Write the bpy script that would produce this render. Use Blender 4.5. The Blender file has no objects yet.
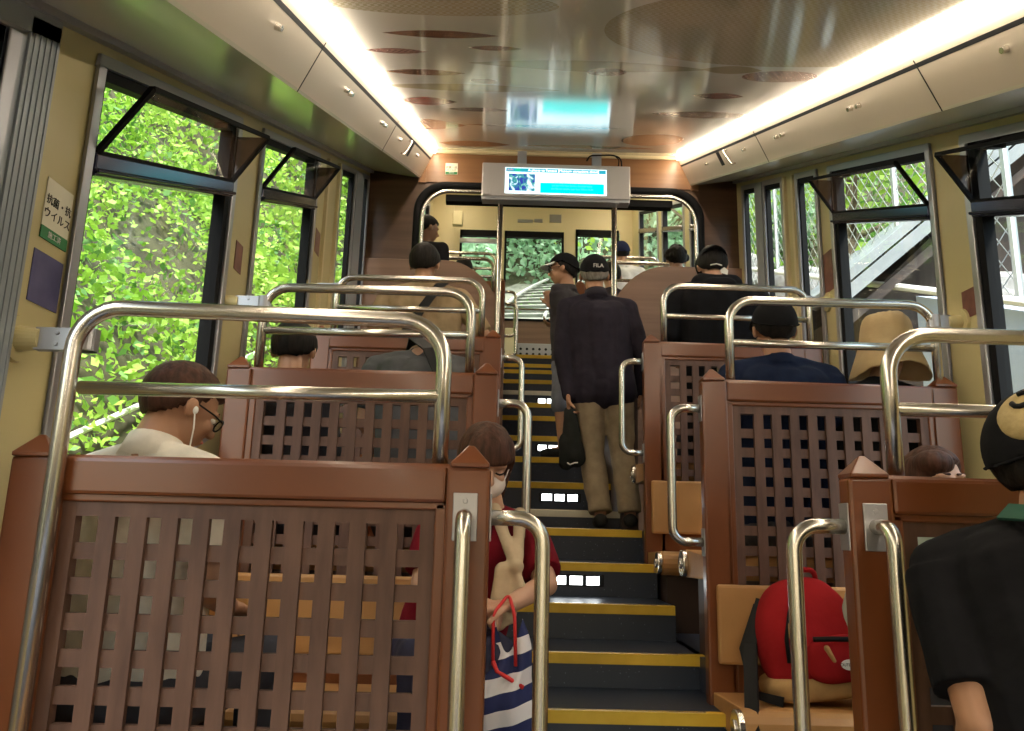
import bpy, bmesh, math, random
from mathutils import Vector, Matrix, Quaternion, noise
random.seed(7)
V = Vector
SC = bpy.context.scene
COL = SC.collection
S = 0.385                      # slope of the car body

# ------------------------------------------------------------------ materials
MATS = {}
def principled(name, color, rough=0.5, metal=0.0, **kw):
    if name in MATS: return MATS[name]
    m = bpy.data.materials.new(name); m.use_nodes = True
    nt = m.node_tree; b = nt.nodes['Principled BSDF']
    b.inputs['Base Color'].default_value = (*color, 1)
    b.inputs['Roughness'].default_value = rough
    b.inputs['Metallic'].default_value = metal
    for k, v in kw.items():
        if k == 'coat': b.inputs['Coat Weight'].default_value = v; b.inputs['Coat Roughness'].default_value = 0.12
        if k == 'spec': b.inputs['Specular IOR Level'].default_value = v
        if k == 'emit': b.inputs['Emission Color'].default_value = (*v[:3], 1); b.inputs['Emission Strength'].default_value = v[3]
    MATS[name] = m
    return m

def noisy(name, c1, c2, scale=(5, 5, 5), rough=0.5, metal=0, bump=0.0, detail=4, coords='Object', coat=0, bscale=None):
    """noise between two colours along object coordinates"""
    if name in MATS: return MATS[name]
    m = principled(name, c1, rough, metal, coat=coat)
    nt = m.node_tree; b = nt.nodes['Principled BSDF']; L = nt.links
    tc = nt.nodes.new('ShaderNodeTexCoord'); mp = nt.nodes.new('ShaderNodeMapping')
    mp.inputs['Scale'].default_value = scale
    nz = nt.nodes.new('ShaderNodeTexNoise'); nz.inputs['Scale'].default_value = 1; nz.inputs['Detail'].default_value = detail
    cr = nt.nodes.new('ShaderNodeValToRGB')
    cr.color_ramp.elements[0].position = .32; cr.color_ramp.elements[1].position = .68
    cr.color_ramp.elements[0].color = (*c1, 1); cr.color_ramp.elements[1].color = (*c2, 1)
    L.new(tc.outputs[coords], mp.inputs[0]); L.new(mp.outputs[0], nz.inputs[0])
    L.new(nz.outputs[0], cr.inputs[0]); L.new(cr.outputs[0], b.inputs['Base Color'])
    if bump:
        bp = nt.nodes.new('ShaderNodeBump'); bp.inputs['Strength'].default_value = bump; bp.inputs['Distance'].default_value = .01
        if bscale:
            n2 = nt.nodes.new('ShaderNodeTexNoise'); n2.inputs['Scale'].default_value = bscale
            L.new(tc.outputs[coords], n2.inputs[0]); L.new(n2.outputs[0], bp.inputs['Height'])
        else:
            L.new(nz.outputs[0], bp.inputs['Height'])
        L.new(bp.outputs[0], b.inputs['Normal'])
    return m

def emissive(name, color, strength):
    if name in MATS: return MATS[name]
    m = bpy.data.materials.new(name); m.use_nodes = True; nt = m.node_tree
    nt.nodes.clear(); o = nt.nodes.new('ShaderNodeOutputMaterial'); e = nt.nodes.new('ShaderNodeEmission')
    e.inputs[0].default_value = (*color, 1); e.inputs[1].default_value = strength
    nt.links.new(e.outputs[0], o.inputs[0]); MATS[name] = m
    return m

def glass(name, tint=(.93, .96, .94), refl=.06, dark=1.0):
    if name in MATS: return MATS[name]
    m = bpy.data.materials.new(name); m.use_nodes = True; nt = m.node_tree
    nt.nodes.clear(); o = nt.nodes.new('ShaderNodeOutputMaterial')
    t = nt.nodes.new('ShaderNodeBsdfTransparent'); t.inputs[0].default_value = (*[c*dark for c in tint], 1)
    g = nt.nodes.new('ShaderNodeBsdfGlossy'); g.inputs['Roughness'].default_value = .02
    mx = nt.nodes.new('ShaderNodeMixShader'); lw = nt.nodes.new('ShaderNodeLayerWeight'); lw.inputs[0].default_value = .5
    p = nt.nodes.new('ShaderNodeMath'); p.operation = 'POWER'; p.inputs[1].default_value = 4.0; nt.links.new(lw.outputs['Facing'], p.inputs[0])
    q = nt.nodes.new('ShaderNodeMath'); q.operation = 'MULTIPLY_ADD'; q.inputs[1].default_value = .45; q.inputs[2].default_value = .02; nt.links.new(p.outputs[0], q.inputs[0])
    nt.links.new(q.outputs[0], mx.inputs[0]); nt.links.new(t.outputs[0], mx.inputs[1]); nt.links.new(g.outputs[0], mx.inputs[2])
    nt.links.new(mx.outputs[0], o.inputs[0]); MATS[name] = m
    return m

def leafmat(name, c1, c2):
    if name in MATS: return MATS[name]
    m = noisy(name, c1, c2, (.9, .9, .9), .55, detail=6)
    nt = m.node_tree; b = nt.nodes['Principled BSDF']; o = nt.nodes['Material Output']
    tr = nt.nodes.new('ShaderNodeBsdfTranslucent'); mx = nt.nodes.new('ShaderNodeMixShader'); mx.inputs[0].default_value = .35
    src = b.inputs['Base Color'].links[0].from_socket
    nt.links.new(src, tr.inputs[0]); nt.links.new(b.outputs[0], mx.inputs[1]); nt.links.new(tr.outputs[0], mx.inputs[2])
    nt.links.new(mx.outputs[0], o.inputs[0])
    return m

M = dict(
    paint=noisy('brown_gloss_paint', (.135, .038, .011), (.165, .048, .014), (3, 3, 3), .32, coat=.12),
    lattice=noisy('dark_lattice_wood', (.072, .031, .019), (.125, .060, .038), (30, 30, 5), .6, bump=.08),
    steel=principled('polished_steel', (.68, .64, .58), .27, 1.0),
    alu=principled('aluminium', (.42, .42, .45), .38, .7),
    cream=noisy('cream_paint', (.54, .46, .23), (.58, .50, .26), (2, 2, 2), .4),
    cream2=noisy('pale_cream_paint', (.66, .56, .33), (.70, .60, .37), (2, 2, 2), .45),
    greypaint=principled('grey_paint', (.32, .35, .38), .4, .2),
    soffit=principled('pale_soffit_paint', (.62, .60, .48), .24, 0, coat=.3),
    fascia=principled('warm_grey_fascia_paint', (.52, .45, .36), .38),
    rubber=principled('black_rubber', (.006, .006, .007), .7, spec=.15),
    darkbar=principled('dark_glossy_bar', (.035, .037, .07), .16, .6),
    wood=noisy('brown_wall_wood', (.075, .038, .021), (.115, .060, .034), (1.2, 1.2, 22), .45, bump=.02),
    woodlite=noisy('header_wood', (.22, .105, .045), (.28, .14, .06), (1.2, 1.2, 26), .4),
    woodcurve=noisy('curved_panel_wood', (.17, .09, .055), (.22, .12, .075), (1.5, 1.5, 26), .5),
    plinth=noisy('dark_plinth', (.035, .017, .011), (.05, .026, .017), (3, 3, 3), .5),
    tan=noisy('tan_leather', (.40, .20, .065), (.46, .235, .08), (7, 7, 7), .5, bump=.05, bscale=120),
    yellow=noisy('yellow_nosing', (.62, .38, .02), (.70, .45, .035), (14, 14, 14), .55),
    nosing=principled('grey_nosing', (.55, .52, .42), .35, .3),
    black=principled('black_plastic', (.008, .008, .009), .6, spec=.2),
    white=principled('white_plastic', (.78, .76, .72), .4),
    glass=glass('window_glass'), tint=glass('tinted_draught_guard', (.42, .36, .33)),
    led=emissive('warm_led_strip', (1.0, .87, .68), 30),
    led2=emissive('pale_led_strip', (1.0, .88, .66), 16),
    steplight=emissive('step_light', (.95, 1.0, 1.0), 9),
)

# ------------------------------------------------------------------ mesh builder
class MB:
    def __init__(s): s.v = []; s.f = []; s.m = []
    def add(s, vs, fs, mi=0):
        n = len(s.v); s.v += [tuple(p) for p in vs]; s.f += [[i+n for i in f] for f in fs]; s.m += [mi]*len(fs); return s
    def box(s, x0, x1, y0, y1, z0, z1, mi=0, sl=0.0):
        """axis box; with sl the z values are offsets above the sloping body line z = sl*y"""
        vs = [(x, y, z+sl*y) for z in (z0, z1) for y in (y0, y1) for x in (x0, x1)]
        return s.add(vs, [(0,2,3,1),(4,5,7,6),(0,1,5,4),(2,6,7,3),(0,4,6,2),(1,3,7,5)], mi)
    def prism(s, poly, a, b, axis='y', mi=0, sl=0.0):
        """polygon extruded along an axis (y: poly in x,z ; x: poly in y,z ; z: poly in x,y)"""
        def P(u, w, t):
            if axis == 'y': return (u, t, w+sl*t)
            if axis == 'x': return (t, u, w+sl*u)
            return (u, w, t)
        n = len(poly)
        vs = [P(u, w, a) for u, w in poly]+[P(u, w, b) for u, w in poly]
        fs = [tuple(range(n))[::-1], tuple(range(n, 2*n))]+[(i, (i+1) % n, n+(i+1) % n, n+i) for i in range(n)]
        return s.add(vs, fs, mi)
    def tube(s, pts, r, n=12, cap=True, mi=0):
        pts = [V(p) for p in pts]; rs = r if isinstance(r, (list, tuple)) else [r]*len(pts)
        t = (pts[1]-pts[0]).normalized(); a = t.orthogonal().normalized(); rings = []; base = len(s.v)
        for i, p in enumerate(pts):
            d = ((pts[min(i+1, len(pts)-1)]-pts[max(i-1, 0)])).normalized()
            q = t.rotation_difference(d); a = (q @ a).normalized(); t = d; b = t.cross(a)
            rings.append([p+(a*math.cos(k*2*math.pi/n)+b*math.sin(k*2*math.pi/n))*rs[i] for k in range(n)])
        vs = [p for R in rings for p in R]; fs = []
        for i in range(len(pts)-1):
            for k in range(n):
                fs.append((i*n+k, i*n+(k+1) % n, (i+1)*n+(k+1) % n, (i+1)*n+k))
        if cap: fs += [tuple(range(n))[::-1], tuple(range((len(pts)-1)*n, len(pts)*n))]
        return s.add(vs, fs, mi)
    def cyl(s, p0, p1, r0, r1=None, n=20, mi=0): return s.tube([p0, p1], [r0, r0 if r1 is None else r1], n, True, mi)
    def ell(s, c, rad, n=16, m=10, R=None, mi=0):
        c = V(c); vs = []; fs = []
        for j in range(m+1):
            th = math.pi*j/m
            for i in range(n):
                ph = 2*math.pi*i/n
                p = V((rad[0]*math.sin(th)*math.cos(ph), rad[1]*math.sin(th)*math.sin(ph), rad[2]*math.cos(th)))
                vs.append(c+(R @ p if R else p))
        for j in range(m):
            for i in range(n):
                fs.append((j*n+i, (j+1)*n+i, (j+1)*n+(i+1) % n, j*n+(i+1) % n))
        return s.add(vs, fs, mi)
    def cap(s, p0, p1, r0, r1=None, n=12):
        """round ended tapered limb"""
        p0, p1 = V(p0), V(p1); r1 = r0 if r1 is None else r1; d = p1-p0; L = d.length or 1e-6; d = d/L
        pts = []; rs = []
        for k in range(5):
            a = math.pi/2*(k/4); pts.append(p0-d*r0*math.cos(a)); rs.append(max(r0*math.sin(a), 1e-4))
        for k in range(5):
            a = math.pi/2*(1-k/4); pts.append(p1+d*r1*math.cos(a)); rs.append(max(r1*math.sin(a), 1e-4))
        return s.tube(pts, rs, n, True)
    def build(s, name, mat, parent=None, smooth=False, bevel=0, mats=None):
        me = bpy.data.meshes.new(name); me.from_pydata(s.v, [], s.f)
        bm = bmesh.new(); bm.from_mesh(me); bmesh.ops.remove_doubles(bm, verts=bm.verts, dist=1e-6)
        bmesh.ops.recalc_face_normals(bm, faces=bm.faces); bm.to_mesh(me); bm.free()
        for m_ in (mats or [mat]): me.materials.append(M[m_] if isinstance(m_, str) else m_)
        if mats and len(s.m) == len(me.polygons):
            for p, mi in zip(me.polygons, s.m): p.material_index = mi
        o = bpy.data.objects.new(name, me); COL.objects.link(o)
        if smooth:
            for p in me.polygons: p.use_smooth = True
        if bevel:
            b = o.modifiers.new('b', 'BEVEL'); b.width = bevel; b.segments = 2; b.limit_method = 'ANGLE'
        if parent is not None: att(o, parent)
        return o

def att(o, parent):
    o.parent = parent
    o.matrix_parent_inverse = Matrix.Translation(-V(parent.location)) if parent.parent is None else Matrix.Identity(4)
    return o
def empty(name, loc, label, cat, group=None):
    o = bpy.data.objects.new(name, None); COL.objects.link(o); o.location = loc; o.empty_display_size = .1
    o['label'] = label; o['category'] = cat
    if group: o['group'] = group
    return o
def tag(o, label, cat, group=None, kind=None):
    o['label'] = label; o['category'] = cat
    if group: o['group'] = group
    if kind: o['kind'] = kind
    return o
def struct(o, label=None):
    o['kind'] = 'structure'
    if label: o['label'] = label
    return o
def sub(o, parent):          # sub-part: parent is a mesh already parented to a thing, all built in world coordinates
    o.parent = parent
    o.matrix_parent_inverse = (parent.matrix_parent_inverse.inverted() @ Matrix.Identity(4)) if False else Matrix.Identity(4)
    return o
def fillet(pts, r, seg=7):
    pts = [V(p) for p in pts]; out = [pts[0]]
    for i in range(1, len(pts)-1):
        a, b, c = pts[i-1], pts[i], pts[i+1]
        d1 = (a-b).normalized(); d2 = (c-b).normalized(); rr = min(r, (a-b).length*.49, (c-b).length*.49)
        ang = d1.angle(d2); tl = rr
        p1 = b+d1*tl; p2 = b+d2*tl
        for k in range(seg+1):
            t = k/seg; out.append(p1*(1-t)**2+b*2*t*(1-t)*(1-.0)+p2*t*t if False else _arc(p1, b, p2, t))
    out.append(pts[-1]); return out
def _arc(p1, b, p2, t):
    # circular looking corner through a weighted quadratic
    w = .75; den = (1-t)**2+2*w*t*(1-t)+t*t
    return (p1*(1-t)**2+b*2*w*t*(1-t)+p2*t*t)/den
def text(name, body, mat, loc, size, parent=None, rot=(math.pi/2, 0, 0), ext=.0004, align='CENTER', mtx=None):
    c = bpy.data.curves.new(name, 'FONT'); c.body = body; c.size = size; c.extrude = ext; c.align_x = align; c.align_y = 'CENTER'
    o = bpy.data.objects.new(name, c); COL.objects.link(o)
    bpy.context.view_layer.update(); me = bpy.data.meshes.new_from_object(o.evaluated_get(bpy.context.evaluated_depsgraph_get()))
    bpy.data.objects.remove(o); me.materials.clear(); me.materials.append(M[mat] if isinstance(mat, str) else mat)
    for p_ in me.polygons: p_.material_index = 0
    o = bpy.data.objects.new(name, me); COL.objects.link(o)
    if mtx is not None: o.matrix_world = mtx
    else: o.location = loc; o.rotation_euler = rot
    if parent is not None:
        w = o.matrix_basis.copy(); att(o, parent) if parent.parent is None else sub(o, parent); o.matrix_basis = w
    return o

# ------------------------------------------------------------------ car constants
XL, XR = -1.10, 1.78           # side wall planes
YP = 5.65                      # partition
YF = 10.5                      # front wall
Y0 = -1.2                      # back of what is modelled
AL, AR = -.025, .745           # aisle edges at the benches
ROWS = [(1.70, .125), (2.90, .565), (4.10, 1.004), (6.90, 2.13), (8.10, 2.62)]
H_SILL, H_BAR0, H_BAR1, H_GT, H_SOF, H_FAS, H_CEIL = -.78, .143, .208, .453, .543, .490, .731

# ------------------------------------------------------------------ floor and stairs
speck = principled('speckled_dark_stair_rubber', (.018, .022, .032), .42)
nt = speck.node_tree; bs = nt.nodes['Principled BSDF']
tc = nt.nodes.new('ShaderNodeTexCoord'); vn = nt.nodes.new('ShaderNodeTexVoronoi'); vn.inputs['Scale'].default_value = 55
cr = nt.nodes.new('ShaderNodeValToRGB'); cr.color_ramp.elements[0].position = .05; cr.color_ramp.elements[1].position = .10
cr.color_ramp.elements[0].color = (.30, .34, .42, 1); cr.color_ramp.elements[1].color = (.017, .024, .042, 1)
nz = nt.nodes.new('ShaderNodeTexNoise'); nz.inputs['Scale'].default_value = 5
nt.links.new(tc.outputs['Object'], vn.inputs[0]); nt.links.new(vn.outputs['Distance'], cr.inputs[0]); nt.links.new(cr.outputs[0], bs.inputs['Base Color'])
steps = [(1.55, -.93), (1.95, -.83), (2.35, -.71), (2.73, -.588), (3.13, -.466), (3.53, -.322), (3.93, -.164), (4.33, .0), (4.62, .105), (5.0, .287), (5.4, .483),
         (5.8, .676), (6.2, .884), (6.6, 1.054), (7.0, 1.23), (7.4, 1.409), (7.8, 1.589), (8.2, 1.737), (8.6, 1.927)]
fl = MB()
fl.box(XL, XR, Y0, 1.55, -1.6, -1.39)
floors = [(1.55, 2.90, -.93), (2.90, 4.10, -.466), (4.10, 5.62, .0), (5.62, 6.9, .70), (6.9, 8.1, 1.19), (8.1, 9.0, 1.70)]
for a, b, z in floors:
    fl.box(XL, AL-.005, a, b, z-.7, z); fl.box(AR+.03, XR, a, b, z-.7, z)
fl.box(XL, XR, 8.98, YF, 1.2, 1.927)
fl2 = MB(); fl2.box(.695, AR+.05, 4.56, 5.58, -.3, .78)
struct(fl2.build('trim_30', 'plinth'), 'dark brown side casing beside the aisle stair')
struct(fl.build('floor', speck), 'dark speckled car floor')
for i, (y, z) in enumerate(steps):
    y2 = steps[i+1][0] if i+1 < len(steps) else 9.02
    r = empty('stair_step', (.36, y, z-.15), '', 'stair step', 'steps of the central aisle stair')
    r['kind'] = 'structure'
    wx = .80 if abs(y-3.13) < .01 else AR+.03
    MB().box(AL-.005, wx if y < 4.4 else AR-.02, y, y2+.02, z-.55, z).build('tread', speck, r)
    grey = abs(y-4.62) < .01 or abs(y-7.0) < .01
    k = MB().box(AL-.004, wx-.003 if y < 4.4 else AR-.022, y-.006, y+.03, z-.036, z+.003)
    k.build('nosing', 'nosing' if grey else 'yellow', r)
    MB().box(AL+.04, AR-.05 if y < 4.4 else AR-.1, y+.005, y+.014, z+.003, z+.006).build('metal_edge', 'steel', r)
    places = {3: 'at the bottom of the photo', 4: 'level with the second pair of benches', 7: 'where the standing man has his feet', 18: 'highest, below the windscreen'}
    r['label'] = 'dark speckled stair step with %s nosing, %s' % ('a pale grey' if grey else 'a yellow',
        places.get(i, ['first','second','third','fourth','fifth','sixth','seventh','eighth','ninth','tenth','eleventh','twelfth','thirteenth','fourteenth','fifteenth','sixteenth','seventeenth','eighteenth','nineteenth'][i]+' of the aisle stair from the bottom'))
for n_, (y, z, x0) in enumerate([(3.93, -.245, .262), (5.0, .195, .255), (5.8, .59, .262), (7.0, 1.14, .31)]):
    g = empty('step_light', (x0+.1, y, z), 'white three-window step light in the riser, %s from the bottom' % ['lowest', 'second', 'third', 'fourth'][n_], 'step light', 'step lights in the risers')
    MB().box(x0-.02, x0+.25, y-.004, y+.01, z-.028, z+.028).build('surround', 'black', g, bevel=.003)
    for k in range(3):
        MB().box(x0+k*.082, x0+k*.082+.062, y-.007, y+.002, z-.02, z+.02).build('lamp_window', 'steplight', g)

# ------------------------------------------------------------------ side walls with windows
WIN_L = [(.35, 1.50), (1.88, 2.84), (3.17, 4.06), (4.66, 5.06), (5.36, 5.54), (6.1, 7.1), (7.4, 8.4), (8.7, 9.9)]
WIN_R = [(1.75, 2.75), (3.03, 3.95), (4.17, 4.42), (4.70, 5.0), (5.20, 5.46), (6.1, 7.1), (7.4, 8.4), (8.7, 9.9)]
def side_wall(side, X, wins, out):
    w = MB(); T = .026*out
    a0, a1 = sorted((X, X+T))
    w.box(a0, a1, Y0, YF, -2.3, H_SILL, 0, S); w.box(a0, a1, Y0, YF, H_GT, .86, 0, S)
    y = Y0
    for (p, q) in wins+[(YF, YF)]:
        w.box(a0, a1, y, p, H_SILL, H_GT, 0, S); y = q
    struct(w.build('wall_'+side, 'cream'), 'cream painted side wall of the car')
side_wall('left', XL, WIN_L, -1); side_wall('right', XR, WIN_R, 1)
wn = [0]
def window(X, y0, y1, out, bar=True, sash=True, label=''):
    wn[0] += 1
    i = -out                                        # inward direction
    r = empty('window_%d' % wn[0], (X, (y0+y1)/2, S*(y0+y1)/2+H_SILL), label, 'window'); r['kind'] = 'structure'
    def bx(m, xa, xb, a, b, z0, z1): xa, xb = sorted((xa, xb)); m.box(xa, xb, a, b, z0, z1, 0, S)
    t = MB(); o = .035                              # aluminium surround on the wall face
    xa, xb = X+i*.002, X+i*.016
    bx(t, xa, xb, y0-o, y1+o, H_GT, H_GT+o); bx(t, xa, xb, y0-o, y0, H_SILL, H_GT); bx(t, xa, xb, y1, y1+o, H_SILL, H_GT); bx(t, xa, xb, y0-o, y1+o, H_SILL-o, H_SILL)
    t.build('frame', 'alu', r, bevel=.004)
    g = MB(); wd = .020 if y1-y0 > .3 else .008
    xa, xb = X+i*.004, X-i*(.042 if y1-y0 > .5 else .026)
    bx(g, xa, xb, y0, y0+wd, H_SILL, H_GT); bx(g, xa, xb, y1-wd*2, y1, H_SILL, H_GT); bx(g, xa, xb, y0, y1, H_GT-.035, H_GT); bx(g, xa, xb, y0, y1, H_SILL, H_SILL+.02)
    g.build('rubber_seal', 'rubber', r)
    p = MB(); bx(p, X-i*.018, X-i*.023, y0+.01, y1-.01, H_SILL, H_BAR0 if sash else H_GT); p.build('pane', 'glass', r)
    if bar:
        b = MB(); bx(b, X+i*.02, X-i*.06, y0, y1, H_BAR0, H_BAR1); bx(b, X+i*.032, X+i*.016, y0+.0, y1, H_BAR0+.008, H_BAR0+.022)
        b.build('crossbar', 'darkbar', r, bevel=.006)
    if sash:
        # inward tilted transom: bottom hinged on the crossbar
        hb, ht = H_BAR1, H_GT-.055; dx = .125*i; X0 = X+i*.012
        f = MB(); q = .016
        def P(y, t, off=0): return V((X0+dx*t+off, y, S*y+hb+(ht-hb)*t))
        for a, b in [((y0+.01, 0), (y1-.01, 0)), ((y0+.01, 1), (y1-.01, 1)), ((y0+.01, 0), (y0+.01, 1)), ((y1-.01, 0), (y1-.01, 1))]:
            f.tube([P(*a), P(*b)], q*.62, 4)
        f.build('sash_frame', 'rubber', r)
        gl = MB(); gl.add([P(y0+.01, 0), P(y1-.01, 0), P(y1-.01, 1), P(y0+.01, 1)], [(0, 1, 2, 3)]); gl.add([P(y0+.01, 0, .004*i), P(y1-.01, 0, .004*i), P(y1-.01, 1, .004*i), P(y0+.01, 1, .004*i)], [(0, 1, 2, 3)])
        gl.build('sash_pane', 'glass', r)
        for yy in (y1-.006,):
            gg = MB(); A, B = P(yy, 0), P(yy, 1); C = V((X0, yy, B.z-.0)); n = V((0, .006, 0))
            gg.add([A, B, C, A+n, B+n, C+n], [(0, 1, 2), (5, 4, 3), (0, 3, 4, 1), (1, 4, 5, 2), (2, 5, 3, 0)])
            gg.build('draught_guard', 'tint', r)
        lt = MB(); ym = y1-.18
        lt.tube([V((X, ym, S*ym+H_GT-.01)), P(ym, 1)], .007, 6); lt.box(min(X, X+i*.05), max(X, X+i*.05), ym-.03, ym+.03, H_GT-.05, H_GT-.03, 0, S)
        lt.build('latch', 'black', r)
    return r
names = ['door window', 'large window', 'window', 'narrow window', 'slit window', 'upper window', 'upper window', 'upper window']
for k, (a, b) in enumerate(WIN_L):
    big = b-a > .6
    window(XL, a, b, -1, big and k != 0, big and 0 < k < 5, 'side window in left wall of the car')
for k, (a, b) in enumerate(WIN_R):
    big = b-a > .6
    window(XR, a, b, 1, big, big and k < 5, 'side window in right wall of the car')
# metal door frame and pillar facings
d = MB(); d.box(XL, XL+.012, 1.50, 1.56, -1.2, .50, 0, S); d.box(XL, XL+.018, 1.56, 1.665, -1.2, .50, 0, S); d.box(XL, XL+.018, .2, 1.665, .46, .52, 0, S)
for k in range(5): d.box(XL+.018, XL+.021, 1.573+k*.02, 1.582+k*.02, -1.2, .46, 0, S)
struct(d.build('trim_1', 'greypaint'), 'ribbed grey metal door frame')
for k, (X, i) in enumerate(((XL, 1), (XR, -1))):
    d = MB()
    a, b = sorted((X, X+i*.02))
    for (p, q) in ([(5.10, 5.32)] if k == 0 else [(5.04, 5.16)]): d.box(a, b, p, q, -1.2, H_GT+.03, 0, S)
    struct(d.build('trim_%d' % (k+2), 'greypaint'), 'grey metal pillar facing between narrow windows')
    d = MB()
    for (p) in ([2.96, 3.05, 4.2, 4.45] if k == 0 else [2.83, 2.93, 4.05, 4.5]):
        pass
    for p in ([4.30, 4.58] if k == 0 else [4.48, 4.62]): d.box(a, b, p, p+.03, -1.2, H_GT+.03, 0, S)
    struct(d.build('trim_%d' % (k+4), 'cream2'), 'thin cream ribs on the side pillar')
# trim line where soffit meets the wall
for k, (X, i) in enumerate(((XL, 1), (XR, -1))):
    d = MB(); a, b = sorted((X, X+i*.03)); d.box(a, b, Y0, YP, H_SOF-.025, H_SOF, 0, S)
    struct(d.build('trim_%d' % (k+6), 'alu'), 'grey metal strip above the windows')

# pillar stickers
def wall_patch(name, X, i, y0, y1, h0, h1, mat, lift=.003, parent=None):
    a, b = sorted((X+i*.001, X+i*lift)); m = MB(); ym = (y0+y1)/2; m.box(a, b, y0, y1, S*ym+h0, S*ym+h1); return m.build(name, mat, parent)
stick = principled('sticker_cream', (.78, .74, .58), .5); stgreen = principled('sticker_green', (.03, .22, .07), .5)
sk = empty('antiviral_sticker', (XL, 1.78, S*1.78), 'pale Japanese notice sticker with green band on the left pillar', 'sticker')
wall_patch('backing', XL, 1, 1.725, 1.835, -.04, .105, stick, .003, sk)
wall_patch('green_band', XL, 1, 1.725, 1.835, -.045, -.015, stgreen, .004, sk)
sl_ang = math.atan(S)
for body, h, sz in (('抗菌・抗', .052, .026), ('ウイルス', .018, .028), ('施工済', -.030, .018)):
    # text on the left wall reads along +y
    ax = V((0, 1, 0)); nrm = V((1, 0, 0)); up = nrm.cross(ax)
    mt = Matrix(((ax.x, up.x, nrm.x, XL+.0045), (ax.y, up.y, nrm.y, 1.78), (ax.z, up.z, nrm.z, S*1.78+h), (0, 0, 0, 1)))
    text('lettering', body, 'white' if h < 0 else 'black', None, sz, sk, mtx=mt)
purple = noisy('purple_picture', (.06, .06, .16), (.12, .11, .24), (9, 9, 9), .35)
redpic = noisy('maroon_picture', (.13, .035, .03), (.25, .10, .07), (14, 14, 14), .4)
tag(wall_patch('picture_plate', XL, 1, 1.715, 1.835, -.20, -.075, purple), 'dark purple picture plate below the sticker on the left pillar', 'picture plate')
tag(wall_patch('picture_plate', XL, 1, 2.97, 3.05, -.17, -.05, redpic), 'maroon picture plate on the pillar after the large left window', 'picture plate')
tag(wall_patch('picture_plate', XL, 1, 4.17, 4.27, -.12, .02, redpic), 'maroon picture plate on the far left pillar by the narrow window', 'picture plate')
tag(wall_patch('picture_plate', XR, -1, 2.80, 2.885, -.26, -.15, redpic), 'maroon picture plate on the right pillar above the hat', 'picture plate')
tag(wall_patch('picture_plate', XR, -1, 4.02, 4.13, -.25, -.02, redpic), 'maroon picture plate on the far right pillar', 'picture plate')

# ------------------------------------------------------------------ ceiling
cm = principled('printed_ceiling_laminate', (.40, .38, .35), .13, coat=.6)
nt = cm.node_tree; bs = nt.nodes['Principled BSDF']; bs.inputs['Coat Roughness'].default_value = .08
tc = nt.nodes.new('ShaderNodeTexCoord'); sp = nt.nodes.new('ShaderNodeSeparateXYZ'); nt.links.new(tc.outputs['Object'], sp.inputs[0])
def mth(op, a, b=None):
    n = nt.nodes.new('ShaderNodeMath'); n.operation = op
    for i, q in enumerate((a, b)):
        if q is None: continue
        if isinstance(q, (int, float)): n.inputs[i].default_value = q
        else: nt.links.new(q, n.inputs[i])
    return n.outputs[0]
cur = None
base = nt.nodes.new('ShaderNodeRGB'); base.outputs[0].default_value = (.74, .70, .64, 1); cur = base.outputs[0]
chk = nt.nodes.new('ShaderNodeTexChecker'); chk.inputs['Scale'].default_value = 90; nt.links.new(tc.outputs['Object'], chk.inputs[0])
def ellipse(cx, cy, rx, ry, col, lens=False, dotted=.0):
    global cur
    u = mth('DIVIDE', mth('SUBTRACT', sp.outputs[0], cx), rx); v = mth('DIVIDE', mth('SUBTRACT', sp.outputs[1], cy), ry)
    if lens:   # |v| < 1-u^2
        e = mth('ADD', mth('ABSOLUTE', v), mth('MULTIPLY', u, u))
    else:
        e = mth('ADD', mth('MULTIPLY', u, u), mth('MULTIPLY', v, v))
    k = mth('LESS_THAN', e, 1.0)
    if dotted: k = mth('MULTIPLY', k, mth('ADD', mth('MULTIPLY', chk.outputs['Fac'], dotted), 1-dotted))
    mx = nt.nodes.new('ShaderNodeMix'); mx.data_type = 'RGBA'
    nt.links.new(k, mx.inputs['Factor']); nt.links.new(cur, mx.inputs['A']); mx.inputs['B'].default_value = (*col, 1); cur = mx.outputs['Result']
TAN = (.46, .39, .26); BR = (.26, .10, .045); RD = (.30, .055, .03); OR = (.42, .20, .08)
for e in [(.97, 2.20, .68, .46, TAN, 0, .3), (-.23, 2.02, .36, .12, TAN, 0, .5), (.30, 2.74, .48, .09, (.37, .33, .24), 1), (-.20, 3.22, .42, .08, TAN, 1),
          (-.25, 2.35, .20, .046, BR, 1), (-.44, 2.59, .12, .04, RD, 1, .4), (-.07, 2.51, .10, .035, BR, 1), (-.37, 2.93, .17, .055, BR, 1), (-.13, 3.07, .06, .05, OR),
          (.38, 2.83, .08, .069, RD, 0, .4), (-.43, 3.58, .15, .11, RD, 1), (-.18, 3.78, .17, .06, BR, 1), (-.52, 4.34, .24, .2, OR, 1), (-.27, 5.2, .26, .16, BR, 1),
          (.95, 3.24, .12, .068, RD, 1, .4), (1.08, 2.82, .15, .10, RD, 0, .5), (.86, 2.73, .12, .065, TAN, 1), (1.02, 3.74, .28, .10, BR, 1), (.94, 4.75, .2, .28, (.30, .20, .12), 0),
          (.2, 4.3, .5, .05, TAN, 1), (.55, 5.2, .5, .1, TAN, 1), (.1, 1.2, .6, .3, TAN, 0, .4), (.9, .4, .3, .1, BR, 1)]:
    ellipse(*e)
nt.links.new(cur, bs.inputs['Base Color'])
ce = MB(); ce.box(XL-.07, XR+.07, Y0, YP, H_CEIL, H_CEIL+.12, 0, S)
struct(ce.build('ceiling', cm), 'glossy printed ceiling panel with brown and tan ovals')
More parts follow.
